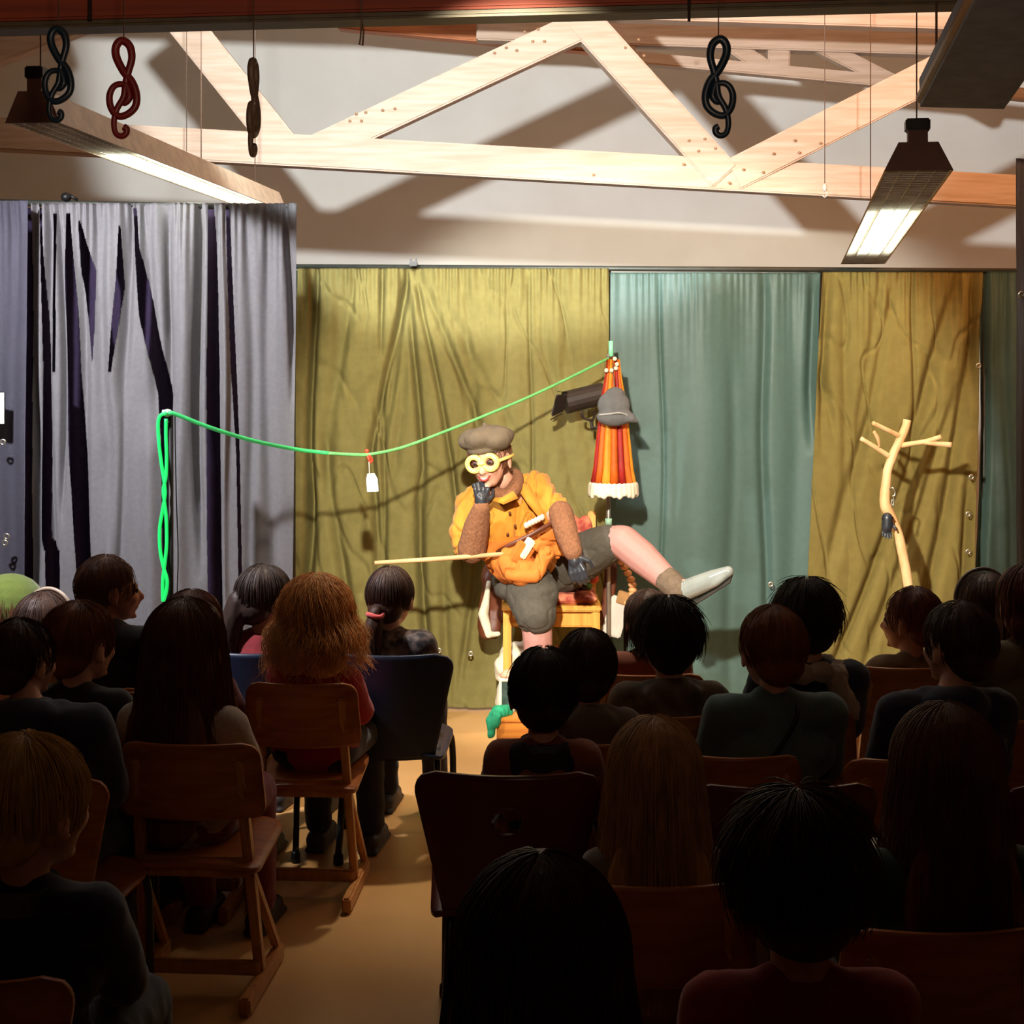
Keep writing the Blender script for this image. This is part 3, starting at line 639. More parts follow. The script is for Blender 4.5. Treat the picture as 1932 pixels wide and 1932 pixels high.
def chair(proto, label, px, dback, rz=0, sx=1.0):
    """px: middle of the backrest, dback: its distance"""
    x = (px-CX)/F*dback; y = dback+.165
    if proto not in used: used.add(proto); proto.location = (x, y, 0); proto.rotation_euler = (0, 0, rz); proto['label'] = label; r = proto
    else: r = dup(proto, (x, y, 0), rz, label)
    r.scale = (sx, 1, 1); return r
chair(wc0, 'wooden school chair holding the curly blonde child in red', 572, 4.50, -.06, .92)
chair(wc0, 'wooden school chair in the aisle under the girl with long brown hair', 362, 3.82, -.08, 1.0)
chair(wc0, 'wooden chair back behind the short haired child at far left', 222, 4.40, -.05)
chair(pc0, 'plywood chair behind the boy with auburn hair', 108, 3.95, -.1)
chair(pc0, 'plywood chair on bent metal legs under the child in the navy hoodie', 70, 3.53, -.12)
chair(pc0, 'plywood chair back at the lower left corner under the blond child', -20, 2.42, -.1, .8)
chair(wc0, 'wooden chair behind the child with thick dark red hair', 330, 4.42, -.05)
chair(bc0, 'navy shell chair behind the girl with the ponytail', 738, 4.92, -.03, 1.1)
chair(bc0, 'dark chair behind the child with long black hair', 480, 4.95, -.03)
chair(sc0, 'dark red chair with a round hand hole in the centre aisle', 960, 3.56, -.02, 1.0)
chair(sc0, 'empty dark red chair in front of the spiky haired child', 1474, 3.46, .03)
chair(sc0, 'dark red chair cut by the right border', 2076, 3.46, .03)
chair(wc0, 'wooden chair behind the child in the patterned hoodie', 1250, 4.10, 0)
chair(wc0, 'wooden chair behind the child in the grey brown hoodie', 1100, 3.82, 0, 1.05)
chair(wc0, 'wooden chair behind the boy in the teal jumper', 1400, 3.70, .02, .8)
chair(wc0, 'wooden chair with a rounded corner behind the boy in the dark hood', 1726, 3.68, .08)
chair(wc0, 'wooden chair behind the child with black hair and light scarf', 1490, 4.16, .03)
chair(wc0, 'wooden chair at the right border behind the red haired child', 1985, 4.06, .03)
chair(wc0, 'wooden chair under the long haired blonde girl in front', 1240, 2.82, 0)
chair(wc0, 'wooden chair under the large long haired child on the right', 1790, 2.60, .03)
for lb, px, d in [('chair under the brown haired child with a hair band at far left', 60, 4.79), ('chair under the child in the green cap', 0, 5.24),
                  ('chair under the child with half hidden dark hair', 1220, 4.62), ('chair under the boy in the brown shirt', 1722, 4.72), ('chair under the child with the grey hair band', 1866, 5.0),
                  ('chair under the spiky haired child in red', 1505, 2.12), ('chair under the nearest dark haired child', 1010, 1.48)]:
    chair(wc0, 'wooden '+lb, px, d, 0)

# ------------------------------------------------------------ the audience
blk = hairmat('black', (54, 38, 32)); dkb = hairmat('dark_brown', (70, 44, 32)); brn = hairmat('brown', (104, 64, 42)); aub = hairmat('auburn', (136, 76, 42)); bld = hairmat('blond', (210, 168, 100)); red = hairmat('red_brown', (110, 52, 36)); dbl = hairmat('dark_blond', (186, 140, 90))
navy = cloth('navy', (30, 34, 56)); black = cloth('black', (24, 22, 28)); redc = cloth('red', (176, 30, 40)); dred = cloth('dark_red', (120, 22, 30)); tan = cloth('tan', (120, 104, 84)); olive = cloth('olive', (108, 100, 66)); tealc = cloth('teal', (82, 106, 104)); greyb = cloth('grey_brown', (104, 92, 80)); cream = cloth('cream', (176, 160, 146)); rust = cloth('rust', (132, 66, 42)); green = cloth('green', (36, 66, 50)); brownc = cloth('brown', (104, 74, 42)); maroon = cloth('maroon', (120, 44, 52)); jeans = cloth('jeans', (62, 74, 92)); crim = cloth('crimson', (150, 34, 34)); camo = mat('fabric_patterned', (120, 106, 88), .9, scale=16, rgb2=(70, 58, 48)); flor = mat('fabric_floral', (40, 36, 42), .9, scale=40, rgb2=(120, 104, 96))

def cap_hat(root, Mh, s, nb, k, sw, sh):
    bm = bmesh.new(); R = Mh.to_3x3().normalized(); ell(bm, Mh @ Vector((0, -.012*s, .04*s)), (.090*s, .104*s, .088*s), R); obj('cap', fuse(bm, .006, 3), cloth('lime', (92, 108, 38)), root)
    bm = bmesh.new(); ell(bm, Mh @ Vector((0, .11*s, .03*s)), (.07*s, .06*s, .008*s), R); obj('cap_brim', bm, cloth('lime', (92, 108, 38)), root)
def band(m, zoff=.05, r=.086):
    def f(root, Mh, s, nb, k, sw, sh):
        bm = bmesh.new(); tube(bm, [Mh @ Vector((r*s*math.cos(a), (.02+.0*math.sin(a))*s, (.03+r*1.06*math.sin(a))*s)) for a in np.linspace(-.1, math.pi+.1, 20)], .006*s, 6); obj('hair_band', bm, m, root)
    return f
def ponytie(root, Mh, s, nb, k, sw, sh):
    bm = bmesh.new(); c = Mh @ Vector((-.014*s, -.118*s, -.038*s)); tube(bm, [c+Vector((.027*s*math.cos(a), .027*s*math.sin(a), .004*math.sin(2*a))) for a in np.linspace(0, 2*math.pi, 17)], .008*s, 8, cap=False); obj('hair_tie', bm, cloth('pink', (220, 90, 90)), root)
def vest(root, Mh, s, nb, k, sw, sh):
    bm = bmesh.new(); limb(bm, [nb+Vector((0, -.005, -.05)), (0, -.015, (sh+SEAT)/2+.06), (0, 0, SEAT+.09)], [.083*k, .108*k, .106*k]); limb(bm, [(-sw*.6, -.018, sh), (sw*.6, -.018, sh)], [.058*k, .058*k]); obj('vest', fuse(bm, .008, 4), black, root)
def strap(root, Mh, s, nb, k, sw, sh):
    bm = bmesh.new(); A = Vector((.05*k, -.02, nb.z+.01)); B = Vector((-.12*k, -.115*k, (sh+SEAT)/2-.02)); pts = [A, A+Vector((-.02, -.075*k, -.04)), Vector((-.05*k, -.125*k, sh-.10)), B, B+Vector((-.02, .04, -.05))]; tube(bm, spline(pts, 6), .006, 6); obj('shoulder_strap', bm, M_blk, root)
def scarf(root, Mh, s, nb, k, sw, sh):
    bm = bmesh.new()
    for i in range(9): a = i/9*2*math.pi; ell(bm, nb+Vector((.075*k*math.cos(a), .06*k*math.sin(a)-.01, -.005+.008*math.sin(3*a))), (.034*k, .034*k, .026*k))
    limb(bm, [nb+Vector((.05*k, -.07*k, -.02)), nb+Vector((.085*k, -.085*k, -.10))], [.026, .03]); me = fuse(bm, .006, 3); crumple(me, .006, (1, 1, 1), 30, 2); obj('scarf', me, cloth('light_scarf', (168, 150, 130)), root)
def hairclip(root, Mh, s, nb, k, sw, sh):
    bm = bmesh.new(); p = Mh @ Vector((.078*s, -.01*s, .066*s)); tube(bm, [p, p+Vector((.012, 0, -.016))], .0034, 6); obj('hair_clip', bm, mat('clip_white', (235, 235, 235), .25), root)
def badge(root, Mh, s, nb, k, sw, sh):
    bm = bmesh.new(); lathe(bm, [(.012, 0), (.012, .003)], (-.042, -.136*k, sh-.06), 20, Matrix.Rotation(math.pi/2, 3, 'X')); obj('round_badge', bm, mat('badge_grey', (130, 140, 130), .5), root)

kid('child in a lime green cap at the left border', 14, 1092, 116, 5.4, 'short', brn, navy, hat=1, extra=cap_hat, tilt=-.1)
kid('child with brown hair and a pale hair band between green cap and auburn boy', 78, 1118, 108, 4.95, 'bob', dkb, dred, extra=band(mat('band_beige', (170, 150, 130), .5)))
kid('short haired child in black turning right before the grey curtain', 200, 1050, 98, 4.64, 'crop', brn, black, hyaw=-.8, skin=SKIN2, shs=1.05)
kid('boy with auburn hair and dark jumper below the turned child', 146, 1137, 120, 4.12, 'short', aub, black, hyaw=-.35, shs=1.05)
kid('child with close cropped hair in a navy hoodie, left edge', 34, 1170, 118, 3.66, 'crop', dkb, navy, hyaw=-.35, hood=True, legs=jeans, shs=1.25, bodydx=.05)
kid('blond child low in the left corner, largest head on that side', 48, 1390, 205, 2.6, 'short', bld, navy, hyaw=-.45, collar=cloth('light_blue', (150, 170, 180)), near=1.6, shs=1.1)
kid('child with dark red hair hidden behind the long brown haired girl', 358, 1114, 116, 4.6, 'bob', red, dred)
kid('girl with very long brown hair and cream top in the aisle chair', 347, 1130, 150, 4.0, 'verylong', brn, cream, legs=maroon, hyaw=-.15, near=1.2, shs=1.1)
kid('child with long black hair hanging left, dark red top', 497, 1066, 96, 5.12, 'braid', blk, dred, hyaw=-.55, skin=SKIN2, shs=1.1)
kid('child with curly blonde hair and bright red top', 594, 1096, 118, 4.68, 'curly', hairmat('golden', (238, 170, 100)), redc, near=1.2)
kid('girl with dark ponytail, pink tie and floral top before the ochre cloth', 735, 1070, 90, 5.1, 'pony', dkb, flor, hyaw=-.15, extra=ponytie, shs=1.15)
kid('child with black short hair, pale blue collar and dark vest', 1025, 1225, 130, 3.74, 'short', blk, rust, collar=cloth('light_blue', (150, 170, 180)), extra=vest)
kid('small child in a grey brown hoodie beside the blue collared one', 1108, 1190, 112, 4.0, 'short', dkb, greyb, hood=True)
kid('child with dark hair half hidden behind the patterned hoodie', 1222, 1114, 88, 4.8, 'bob', dkb, rust, hyaw=.3, skin=SKIN2)
kid('child with rumpled black hair in a patterned grey hoodie', 1263, 1131, 118, 4.28, 'tousled', blk, camo, hood=True, shs=1.15)
kid('boy with short auburn hair, teal jumper and thin shoulder strap', 1460, 1146, 124, 3.9, 'crop', aub, tealc, extra=strap, hyaw=.15, shs=1.2)
kid('child with thick black hair and a light scarf', 1524, 1096, 116, 4.34, 'tousled', blk, navy, extra=scarf, shs=1.1)
kid('boy with reddish brown hair and brown shirt below the forked branch', 1725, 1110, 94, 4.9, 'crop', red, brownc, hyaw=.6, skin=SKIN2, shs=1.1, bodydx=-.02)
kid('boy with short dark hair in a dark blue hooded jacket', 1814, 1138, 124, 3.88, 'crop', dkb, navy, hood=True, hyaw=.35, shs=1.15, bodydx=-.04)
kid('child with dark bob and grey hair band near the right border', 1866, 1080, 106, 5.15, 'bob', dkb, olive, extra=band(mat('band_grey', (120, 110, 110), .4)), hyaw=-.2, shs=1.1)
kid('child with reddish hair cut by the right border', 1944, 1066, 110, 4.24, 'bob', red, olive)
kid('girl with long straight blonde hair in the middle of the picture', 1236, 1356, 182, 3.0, 'verylong', dbl, greyb, near=2.2)
kid('large child with long brown hair and green top, lower right', 1788, 1330, 204, 2.78, 'verylong', brn, green, near=2.2, extra=badge, shs=1.15)
kid('spiky haired child in crimson at the bottom, white clip in the hair', 1508, 1503, 248, 2.3, 'tousled', dkb, crim, near=2.4, extra=hairclip, shs=1.15)
kid('nearest child, long dark hair seen from behind, bottom middle', 1020, 1620, 340, 1.66, 'verylong', dkb, black, near=3.2)

# ------------------------------------------------------------ the stage
M_mus = mat('mustard_cloth', (188, 124, 28), .85, scale=22, amt=.14, sheen=.1); M_org = mat('orange_cloth', (196, 108, 32), .85, scale=24, amt=.18)
M_shorts = mat('shorts_cloth', (72, 66, 56), .95, scale=70, amt=.18); M_knit = mat('brown_knit', (130, 84, 54), .95, scale=90, amt=.3, bump=.4); M_hat = mat('taupe_felt', (94, 80, 62), .95, scale=30, amt=.15)
M_glove = mat('black_leather', (46, 48, 54), .38, scale=40); M_tight = mat('pink_tights', (172, 122, 112), .7, scale=60, amt=.05); M_leather = mat('brown_leather', (96, 46, 22), .5, scale=14, amt=.3)
M_pine = wood('honey_pine', (222, 162, 74), (198, 132, 50), .4, 2); M_shoe = mat('white_leather', (134, 138, 132), .22, scale=20, amt=.08); M_sock = mat('taupe_sock', (104, 86, 68), .95, scale=60, amt=.25, bump=.3)
M_yel = mat('yellow_plastic', (240, 214, 120), .35); M_cream = mat('cream_cloth', (206, 196, 170), .85, scale=30, amt=.08)
def px_m(n, d): return n/F*d

# the performer's chair
t = thing('wooden_chair', 'honey coloured wooden chair with red cushions carrying the performer', 'chair', (P(1041, 1143, 6.56).x, 6.74, 0))
zs = .522; xl = P(957, 0, 6.58).x; xr = P(1124, 0, 6.58).x
bm = bmesh.new(); box(bm, ((xl+xr)/2, 6.74, zs-.012), (xr-xl+.045, .38, .024), None, .006); obj('seat', bm, M_pine, t, True, False)
for x in (xl, xr):
    bm = bmesh.new(); beam(bm, (x, 6.58, zs-.02), (x, 6.58, 0), .034, .034); obj('leg', bm, M_pine, t, True, False)
    bm = bmesh.new(); beam(bm, (x, 6.91, .0), (x, 6.91, .48), .034, .034); beam(bm, (x, 6.91, .48), (x, 6.925, .875), .034, .034); obj('leg', bm, M_pine, t, True, False)
    bm = bmesh.new(); beam(bm, (x, 6.60, .30), (x, 6.90, .30), .02, .03); beam(bm, (x, 6.60, zs-.055), (x, 6.90, zs-.055), .02, .055); obj('side_rail', bm, M_pine, t, True, False)
bm = bmesh.new(); beam(bm, (xl, 6.585, zs-.06), (xr, 6.585, zs-.06), .02, .062); obj('front_rail', bm, M_pine, t, True, False)
bm = bmesh.new(); beam(bm, (xl, 6.78, .30), (xr, 6.78, .30), .02, .03); obj('stretcher', bm, M_pine, t, True, False)
for z in (.80, .70, .60): bm = bmesh.new(); beam(bm, (xl, 6.92, z), (xr, 6.92, z), .016, .045); obj('back_slat', bm, M_pine, t, True, False)
M_cush = mat('red_cushion', (150, 50, 40), .8, scale=26, rgb2=(214, 130, 96))
bm = bmesh.new()
for k in range(7): ell(bm, (xl+.03+(xr-xl-.06)*k/6, 6.895, .80), (.034, .022, .062))
for k in range(7): ell(bm, (xl+.03+(xr-xl-.06)*k/6, 6.895, .71), (.034, .022, .062))
me = fuse(bm, .006, 3); obj('back_cushion', me, M_cush, t, True)
bm = bmesh.new(); box(bm, ((xl+xr)/2+.01, 6.745, zs+.022), (xr-xl-.01, .34, .04), None, .015); me = fuse(bm, .007, 4); crumple(me, .004, (1, 1, 1), 14, 3); obj('seat_cushion', me, M_cush, t, True)

# performer
root = thing('person', 'performer in mustard shirt, taupe cap and round yellow goggles, one leg stretched out', 'person', (P(1005, 0, 6.7).x, 6.7, 0))
hc = P(924, 868, 6.33); yv = Vector((-.30, -.93, -.12)).normalized(); zv = Vector((-.15, -.05, .985)); zv = (zv-yv*zv.dot(yv)).normalized(); xv = yv.cross(zv)
Mh = Matrix.Translation(hc) @ Matrix((xv, yv, zv)).transposed().to_4x4()
nb = P(958, 932, 6.50); SR = P(893, 955, 6.48); SL = P(1012, 925, 6.52); CH = P(960, 990, 6.52); PV = P(1006, 1085, 6.72)
ER = P(890, 1030, 6.33); WR = P(908, 955, 6.25); EL = P(1062, 985, 6.34); WL = P(1081, 1045, 6.26)
HR = P(980, 1085, 6.72); KR = P(1008, 1125, 6.30); AR = P(1022, 1395, 6.34); HL = P(1045, 1078, 6.72); KL = P(1176, 1022, 6.46); AL = P(1275, 1108, 6.26)
bm = bmesh.new(); head_prims(bm, Mh, 1.02); cap(bm, P(945, 905, 6.42), nb, .050, .056)
limb(bm, [nb, CH, PV], [.09, .12, .125]); limb(bm, [nb, SR, ER, WR], [.06, .055, .042, .026]); limb(bm, [nb, SL, EL, WL], [.06, .055, .042, .026])
gR = (WR, Vector((.02, -.06, 1)), Vector((-.3, 1, .1))); gL = (WL, P(1092, 1090, 6.24)-WL, Vector((.25, .95, .1)))
hand_prims(bm, *gR, s=.78, curl=1.15, spread=.1, side=1); hand_prims(bm, *gL, s=.85, curl=.55, spread=.3, side=-1)
CALF = P(1212, 1052, 6.42)
limb(bm, [HR, KR, P(1014, 1220, 6.28), AR], [.08, .062, .052, .036]); limb(bm, [HL, KL, CALF, AL], [.08, .058, .058, .038])
limb(bm, [AR+Vector((0, 0, -.03)), AR+Vector((0, -.10, -.04))], [.032, .026]); tl = P(1345, 1080, 6.15); limb(bm, [AL, AL.lerp(tl, .30)], [.026, .018])
obj('body', fuse(bm, .006, 4), SKINP, root, True)
# tights over the shins
bm = bmesh.new(); limb(bm, [KR, P(1014, 1200, 6.28), AR], [.070, .060, .042]); limb(bm, [P(1150, 1022, 6.5), KL, CALF, AL], [.066, .068, .067, .044]); obj('tights', fuse(bm, .006, 5), M_tight, root, True)
# shorts
bm = bmesh.new(); limb(bm, [HR, KR+Vector((0, 0, .005)), P(1011, 1150, 6.27)], [.115, .098, .072]); limb(bm, [HL, P(1100, 1050, 6.58), P(1146, 1026, 6.5)], [.115, .098, .080]); cap(bm, HR, HL, .12, .12); ell(bm, P(968, 1112, 6.42), (.075, .10, .05)); limb(bm, [P(1000, 1120, 6.31), P(1011, 1158, 6.26)], [.095, .082])
me = fuse(bm, .007, 5); crumple(me, .006, (1, 1, 1), 11, 4); crease(me, .005, (1, 1, 1.8), 8, 6, .07); obj('shorts', me, M_shorts, root, True)
# shirt: torso, puffed sleeves
bm = bmesh.new(); limb(bm, [nb+Vector((0, 0, -.02)), CH, P(990, 1035, 6.58)], [.095, .145, .145]); limb(bm, [SR, SL], [.075, .075]); limb(bm, [P(905, 985, 6.47), P(1015, 960, 6.5)], [.10, .10]); limb(bm, [P(925, 1010, 6.48), P(1025, 990, 6.52)], [.085, .085])
limb(bm, [P(900, 950, 6.47), P(880, 1000, 6.40)], [.070, .070]); limb(bm, [P(880, 1000, 6.40), P(876, 1028, 6.38)], [.068, .048]); limb(bm, [P(1006, 922, 6.50), P(1040, 955, 6.42)], [.070, .062]); limb(bm, [P(1030, 940, 6.45), P(1050, 962, 6.40)], [.052, .050])
me = fuse(bm, .005, 2); crumple(me, .010, (2.0, 1, .6), 8, 8); crease(me, .016, (2.2, 1, .8), 5, 3, .10); crease(me, .010, (1.6, 1, 1.2), 9, 7, .09); obj('shirt', me, M_mus, root, True)
bm = bmesh.new()   # collar flap
pts = [P(918, 940, 6.29), P(950, 952, 6.27), P(978, 940, 6.29), P(968, 926, 6.32), P(948, 938, 6.29)]; prism(bm, pts, .008); obj('collar', bm, M_mus, root, True)
bm = bmesh.new(); pts = [P(972, 915, 6.40), P(990, 912, 6.40), P(1046, 986, 6.37), P(1028, 990, 6.35), P(995, 950, 6.35)]; prism(bm, pts, .012); obj('fold_flap', bm, M_mus, root, True)  # flap added so its edge gives the shirt a dark diagonal fold
for q in ((962, 968), (972, 992), (958, 1008)):
    bm = bmesh.new(); ell(bm, P(*q, 6.355), (.006, .005, .006)); obj('button', bm, M_leather, root, True)
bm = bmesh.new()   # lower tunic with pouch shape
limb(bm, [P(950, 1050, 6.44), P(1040, 1000, 6.46)], [.085, .070]); limb(bm, [P(965, 1062, 6.38), P(985, 1078, 6.27)], [.085, .060]); limb(bm, [P(955, 1060, 6.26), P(962, 1085, 6.23), P(1010, 1088, 6.22), P(1030, 1045, 6.27)], [.03, .022, .020, .03]); limb(bm, [P(1035, 1010, 6.46), P(1052, 1040, 6.44)], [.045, .03]); ell(bm, P(978, 1070, 6.35), (.085, .05, .045))
me = fuse(bm, .006, 3); crumple(me, .010, (.8, .8, .7), 13, 5); crease(me, .014, (1.4, 1, 1.2), 9, 3, .10); obj('tunic_skirt', me, M_org, root, True)
bm = bmesh.new(); pts = spline([P(925, 1055, 6.46), P(950, 1035, 6.34), P(1000, 1010, 6.32), P(1045, 985, 6.36), P(1066, 975, 6.45)], 6); tube(bm, pts, .010, 8, flat=.6); obj('belt', bm, M_leather, root, True)
bm = bmesh.new()
for k in range(6): ell(bm, P(993+k*6, 991-k*3, 6.32), (.010, .010, .013))
obj('shell_string', bm, mat('shell_pink', (232, 196, 170), .5), root, True)
R = Matrix.Rotation(math.radians(32), 3, 'Y') @ Matrix.Rotation(.4, 3, 'Z'); bm = bmesh.new(); box(bm, P(984, 1044, 6.26), (.066, .05, .085), R, .006); obj('pouch', bm, M_org, root, True, False)
bm = bmesh.new(); box(bm, P(993, 1034, 6.245), (.022, .05, .082), R, .004); obj('pouch_label', bm, mat('label_white', (250, 240, 190), .5), root, True, False)
for a, b, c, ra, rb, rc in ((ER+Vector((-.0, .0, -.012)), ER.lerp(WR, .55), WR+Vector((0, 0, -.008)), .058, .049, .034), (P(1058, 968, 6.36), P(1070, 1010, 6.30), WL+Vector((0, 0, .008)), .050, .046, .038)):
    bm = bmesh.new(); limb(bm, [a, b, c], [ra, rb, rc]); me = fuse(bm, .005, 3); crumple(me, .002, (1, 1, 1), 40, 2); obj('arm_warmer', me, M_knit, root, True)
for g, s, cu, sd in ((gR, .90, 1.15, 1), (gL, .98, .55, -1)):
    bm = bmesh.new(); hand_prims(bm, *g, s=s, curl=cu, spread=.15, side=sd); cap(bm, g[0]-g[1].normalized()*.015, g[0]+g[1].normalized()*.03, .026, .026); obj('glove', fuse(bm, .0038, 2), M_glove, root, True)
bm = bmesh.new(); tube(bm, spline([P(932, 930, 6.34), P(950, 936, 6.33), P(970, 922, 6.37), P(974, 900, 6.48), P(955, 895, 6.56), P(930, 912, 6.48), P(932, 930, 6.34)], 6), .030, 10); obj('neck_warmer', fuse(bm, .005, 3), M_knit, root, True)
# cap, goggles, face parts
bm = bmesh.new(); RR = Matrix((xv, yv, zv)).transposed()
def hl(x, y, z): return Mh @ Vector((x, y, z))
for c, r in (((0, -.01, .088), (.110, .112, .048)), ((.055, .0, .090), (.058, .08, .042)), ((-.055, .02, .086), (.060, .08, .046)), ((0, .04, .098), (.075, .07, .042)), ((0, -.01, .050), (.086, .100, .024))): ell(bm, hl(*c), r, RR)
ell(bm, hl(0, -.01, .138), (.010, .010, .012), RR)
me = fuse(bm, .005, 3); crumple(me, .005, (1, 1, 1), 13, 6); obj('cap', me, M_hat, root, True)
bm = bmesh.new()
for q in (-1, 1):
    c = Vector((q*.033, .092, .004)); pr = [(.018, 0), (.020, .010), (.032, .012), (.038, .004), (.037, -.02), (.026, -.02)]
    A = Matrix((xv, zv, -yv)).transposed() if False else Matrix((xv, -zv, yv)).transposed()
    n = 28; rg = []
    for r_, z_ in pr: rg.append([bm.verts.new(hl(*(c+Vector((r_*math.cos(2*math.pi*k/n), z_, r_*math.sin(2*math.pi*k/n)))))) for k in range(n)])
    for i in range(len(pr)):
        a, b = rg[i], rg[(i+1) % len(pr)]
        for k in range(n): bm.faces.new((a[k], a[(k+1) % n], b[(k+1) % n], b[k]))
cap(bm, hl(-.008, .104, .006), hl(.008, .104, .006), .008, .008); obj('goggles', bm, M_yel, root, True)
bm = bmesh.new(); tube(bm, spline([hl(-.066, .08, .006), hl(-.088, .01, .006), hl(-.07, -.08, .0), hl(0, -.105, 0), hl(.07, -.08, 0), hl(.088, .01, .006), hl(.066, .08, .006)], 6), .007, 6); obj('goggle_strap', bm, M_yel, root, True)
for q in (-1, 1):
    bm = bmesh.new(); ell(bm, hl(q*.031, .084, .004), (.017, .010, .013), RR); obj('eye', bm, mat('eye_socket', (70, 34, 26), .5), root, True)
    bm = bmesh.new(); ell(bm, hl(q*.031, .0935, .003), (.006, .003, .006), RR); obj('pupil', bm, M_eye, root, True)
bm = bmesh.new(); tube(bm, spline([hl(-.024, .088, -.046), hl(-.012, .098, -.057), hl(0, .101, -.061), hl(.012, .098, -.057), hl(.024, .088, -.046)], 5), [.002, .006, .007, .006, .002], 8); obj('lips', bm, mat('lip_red', (176, 62, 52), .45), root, True)
bm = bmesh.new(); tube(bm, spline([hl(-.018, .095, -.050), hl(0, .104, -.056), hl(.018, .095, -.050)], 5), [.001, .0035, .001], 6); obj('teeth', bm, mat('teeth', (250, 244, 230), .3), root, True)
me = hair('crop', Mh, 1.0, random.Random(4)); obj('hair', me, brn, root, True)
# sock and shoes
bm = bmesh.new(); d = (AL-CALF).normalized()
for k in range(4): p = AL-d*(.045-.022*k); cap(bm, p-d*.006, p+d*.006, .052-.002*k, .052-.002*k)
me = fuse(bm, .005, 2); crumple(me, .003, (1, 1, 1), 26, 1); obj('sock', me, M_sock, root, True)
def shoe(ank, toe, up):
    f = (toe-ank).normalized(); u = (up-f*up.dot(f)).normalized(); s = f.cross(u)
    Rm = Matrix((f, s, u)).transposed(); L = (toe-ank).length
    bm = bmesh.new(); limb(bm, [ank-f*.02, ank+f*L*.35-u*.016, ank+f*L*.7-u*.03, toe-u*.036], [.040, .040, .036, .022]); ell(bm, ank-u*.01-f*.02, (.045, .038, .045), Rm); ell(bm, ank+f*L*.72-u*.036, (.07, .040, .024), Rm); q = obj('shoe', fuse(bm, .005, 3), M_shoe, root, True)
    bm = bmesh.new(); box(bm, ank+f*(L*.50)-u*.064, (L*.95, .072, .008), Rm, .004); box(bm, ank-f*.022-u*.076, (.05, .060, .028), Rm, .005); box(bm, ank-f*.0-u*.060, (.09, .064, .008), Rm, .003); obj('sole', bm, mat('sole_dark', (70, 66, 60), .5), root, True, False)
    bm = bmesh.new()
    for k in range(3): c = ank+f*(L*(.22+.10*k))+u*(.024-.006*k); tube(bm, [c-s*.018, c+u*.005, c+s*.018], .003, 6)
    obj('lace', bm, M_shoe, root, True)
shoe(P(1284, 1116, 6.24), P(1362, 1066, 6.12), Vector((-.55, -.25, .8)))
shoe(Vector((AR.x, AR.y-.01, .085)), Vector((AR.x-.01, AR.y-.19, .075)), Vector((0, 0, 1)))

# wand
t = thing('wooden_wand', 'thin pale wooden stick held out left at the performer hip', 'stick', tuple(P(820, 1055, 6.24)))
bm = bmesh.new(); tube(bm, [P(707, 1062, 6.26), P(820, 1055, 6.26), P(940, 1046, 6.30), P(965, 1044, 6.36)], [.008, .0095, .009, .008], 8); obj('stick', bm, mat('pale_stick', (200, 160, 112), .6, scale=12), t, True)

# clothes and bags on the chair
t = thing('jacket', 'brown jacket with cream lining hanging from the left side of the chair', 'jacket', tuple(P(935, 1130, 6.78)))
bm = bmesh.new(); limb(bm, [P(940, 1045, 6.84), P(928, 1090, 6.82), P(934, 1150, 6.82), P(928, 1190, 6.8)], [.03, .045, .035, .03]); limb(bm, [P(928, 1075, 6.80), P(912, 1150, 6.8), P(918, 1195, 6.79)], [.02, .022, .028]); limb(bm, [P(945, 1100, 6.82), P(948, 1160, 6.82)], [.03, .025]); limb(bm, [P(944, 1040, 6.86), P(960, 1042, 6.9)], [.03, .03]); me = fuse(bm, .006, 3); crumple(me, .012, (1, 1, .3), 16, 3); obj('jacket_body', me, M_leather, t, True)
bm = bmesh.new(); limb(bm, [P(922, 1100, 6.77), P(912, 1160, 6.76), P(922, 1198, 6.75), P(940, 1196, 6.76)], [.010, .020, .014, .010]); me = fuse(bm, .005, 3); crumple(me, .005, (1, 1, .5), 20, 3); obj('lining', me, M_cream, t, True)
t = thing('shoulder_bag', 'dark brown strap and grey paper bag hanging right of the chair', 'bag', tuple(P(1150, 1130, 6.82)))
bm = bmesh.new(); tube(bm, spline([P(1142, 1005, 6.93), P(1152, 1060, 6.80), P(1150, 1110, 6.78), P(1138, 1180, 6.78)], 6), [.012, .026, .028, .022], 8, flat=.35); obj('strap', bm, M_leather, t, True)
bm = bmesh.new(); box(bm, P(1162, 1163, 6.77), (.085, .03, .17), Matrix.Rotation(math.radians(17), 3, 'Y'), .006); obj('paper_bag', bm, mat('paper_grey', (196, 190, 180), .8, scale=12, amt=.15), t, True, False)
bm = bmesh.new(); box(bm, P(1176, 1128, 6.765), (.055, .034, .055), Matrix.Rotation(math.radians(17), 3, 'Y'), .004); obj('flap', bm, mat('bag_tan', (160, 116, 66), .7), t, True, False)
t = thing('bead_cord', 'thick tan beaded cord looped beside the knee, right of the chair', 'cord', tuple(P(1180, 1090, 6.8)))
pts = spline([P(1142, 1018, 6.87), P(1163, 1045, 6.76), P(1178, 1070, 6.76), P(1192, 1098, 6.76), P(1192, 1122, 6.76), P(1180, 1140, 6.76)], 5)
bm = bmesh.new(); tube(bm, pts, .006, 6)
for p in pts[4::2]: ell(bm, p, (.019, .017, .014), u=10, v=7)
obj('beads', bm, mat('bead_tan', (226, 166, 110), .6), t, True)
t = thing('plush_bundle', 'cream white soft bundle beneath the performer chair', 'bundle', (P(975, 0, 6.75).x, 6.75, 0))
bm = bmesh.new()
for c, r in (((975, 1240, 6.75), (.075, .07, .06)), ((955, 1262, 6.72), (.05, .05, .06)), ((985, 1290, 6.75), (.085, .08, .08)), ((1000, 1225, 6.78), (.05, .05, .045))): ell(bm, P(*c), r)
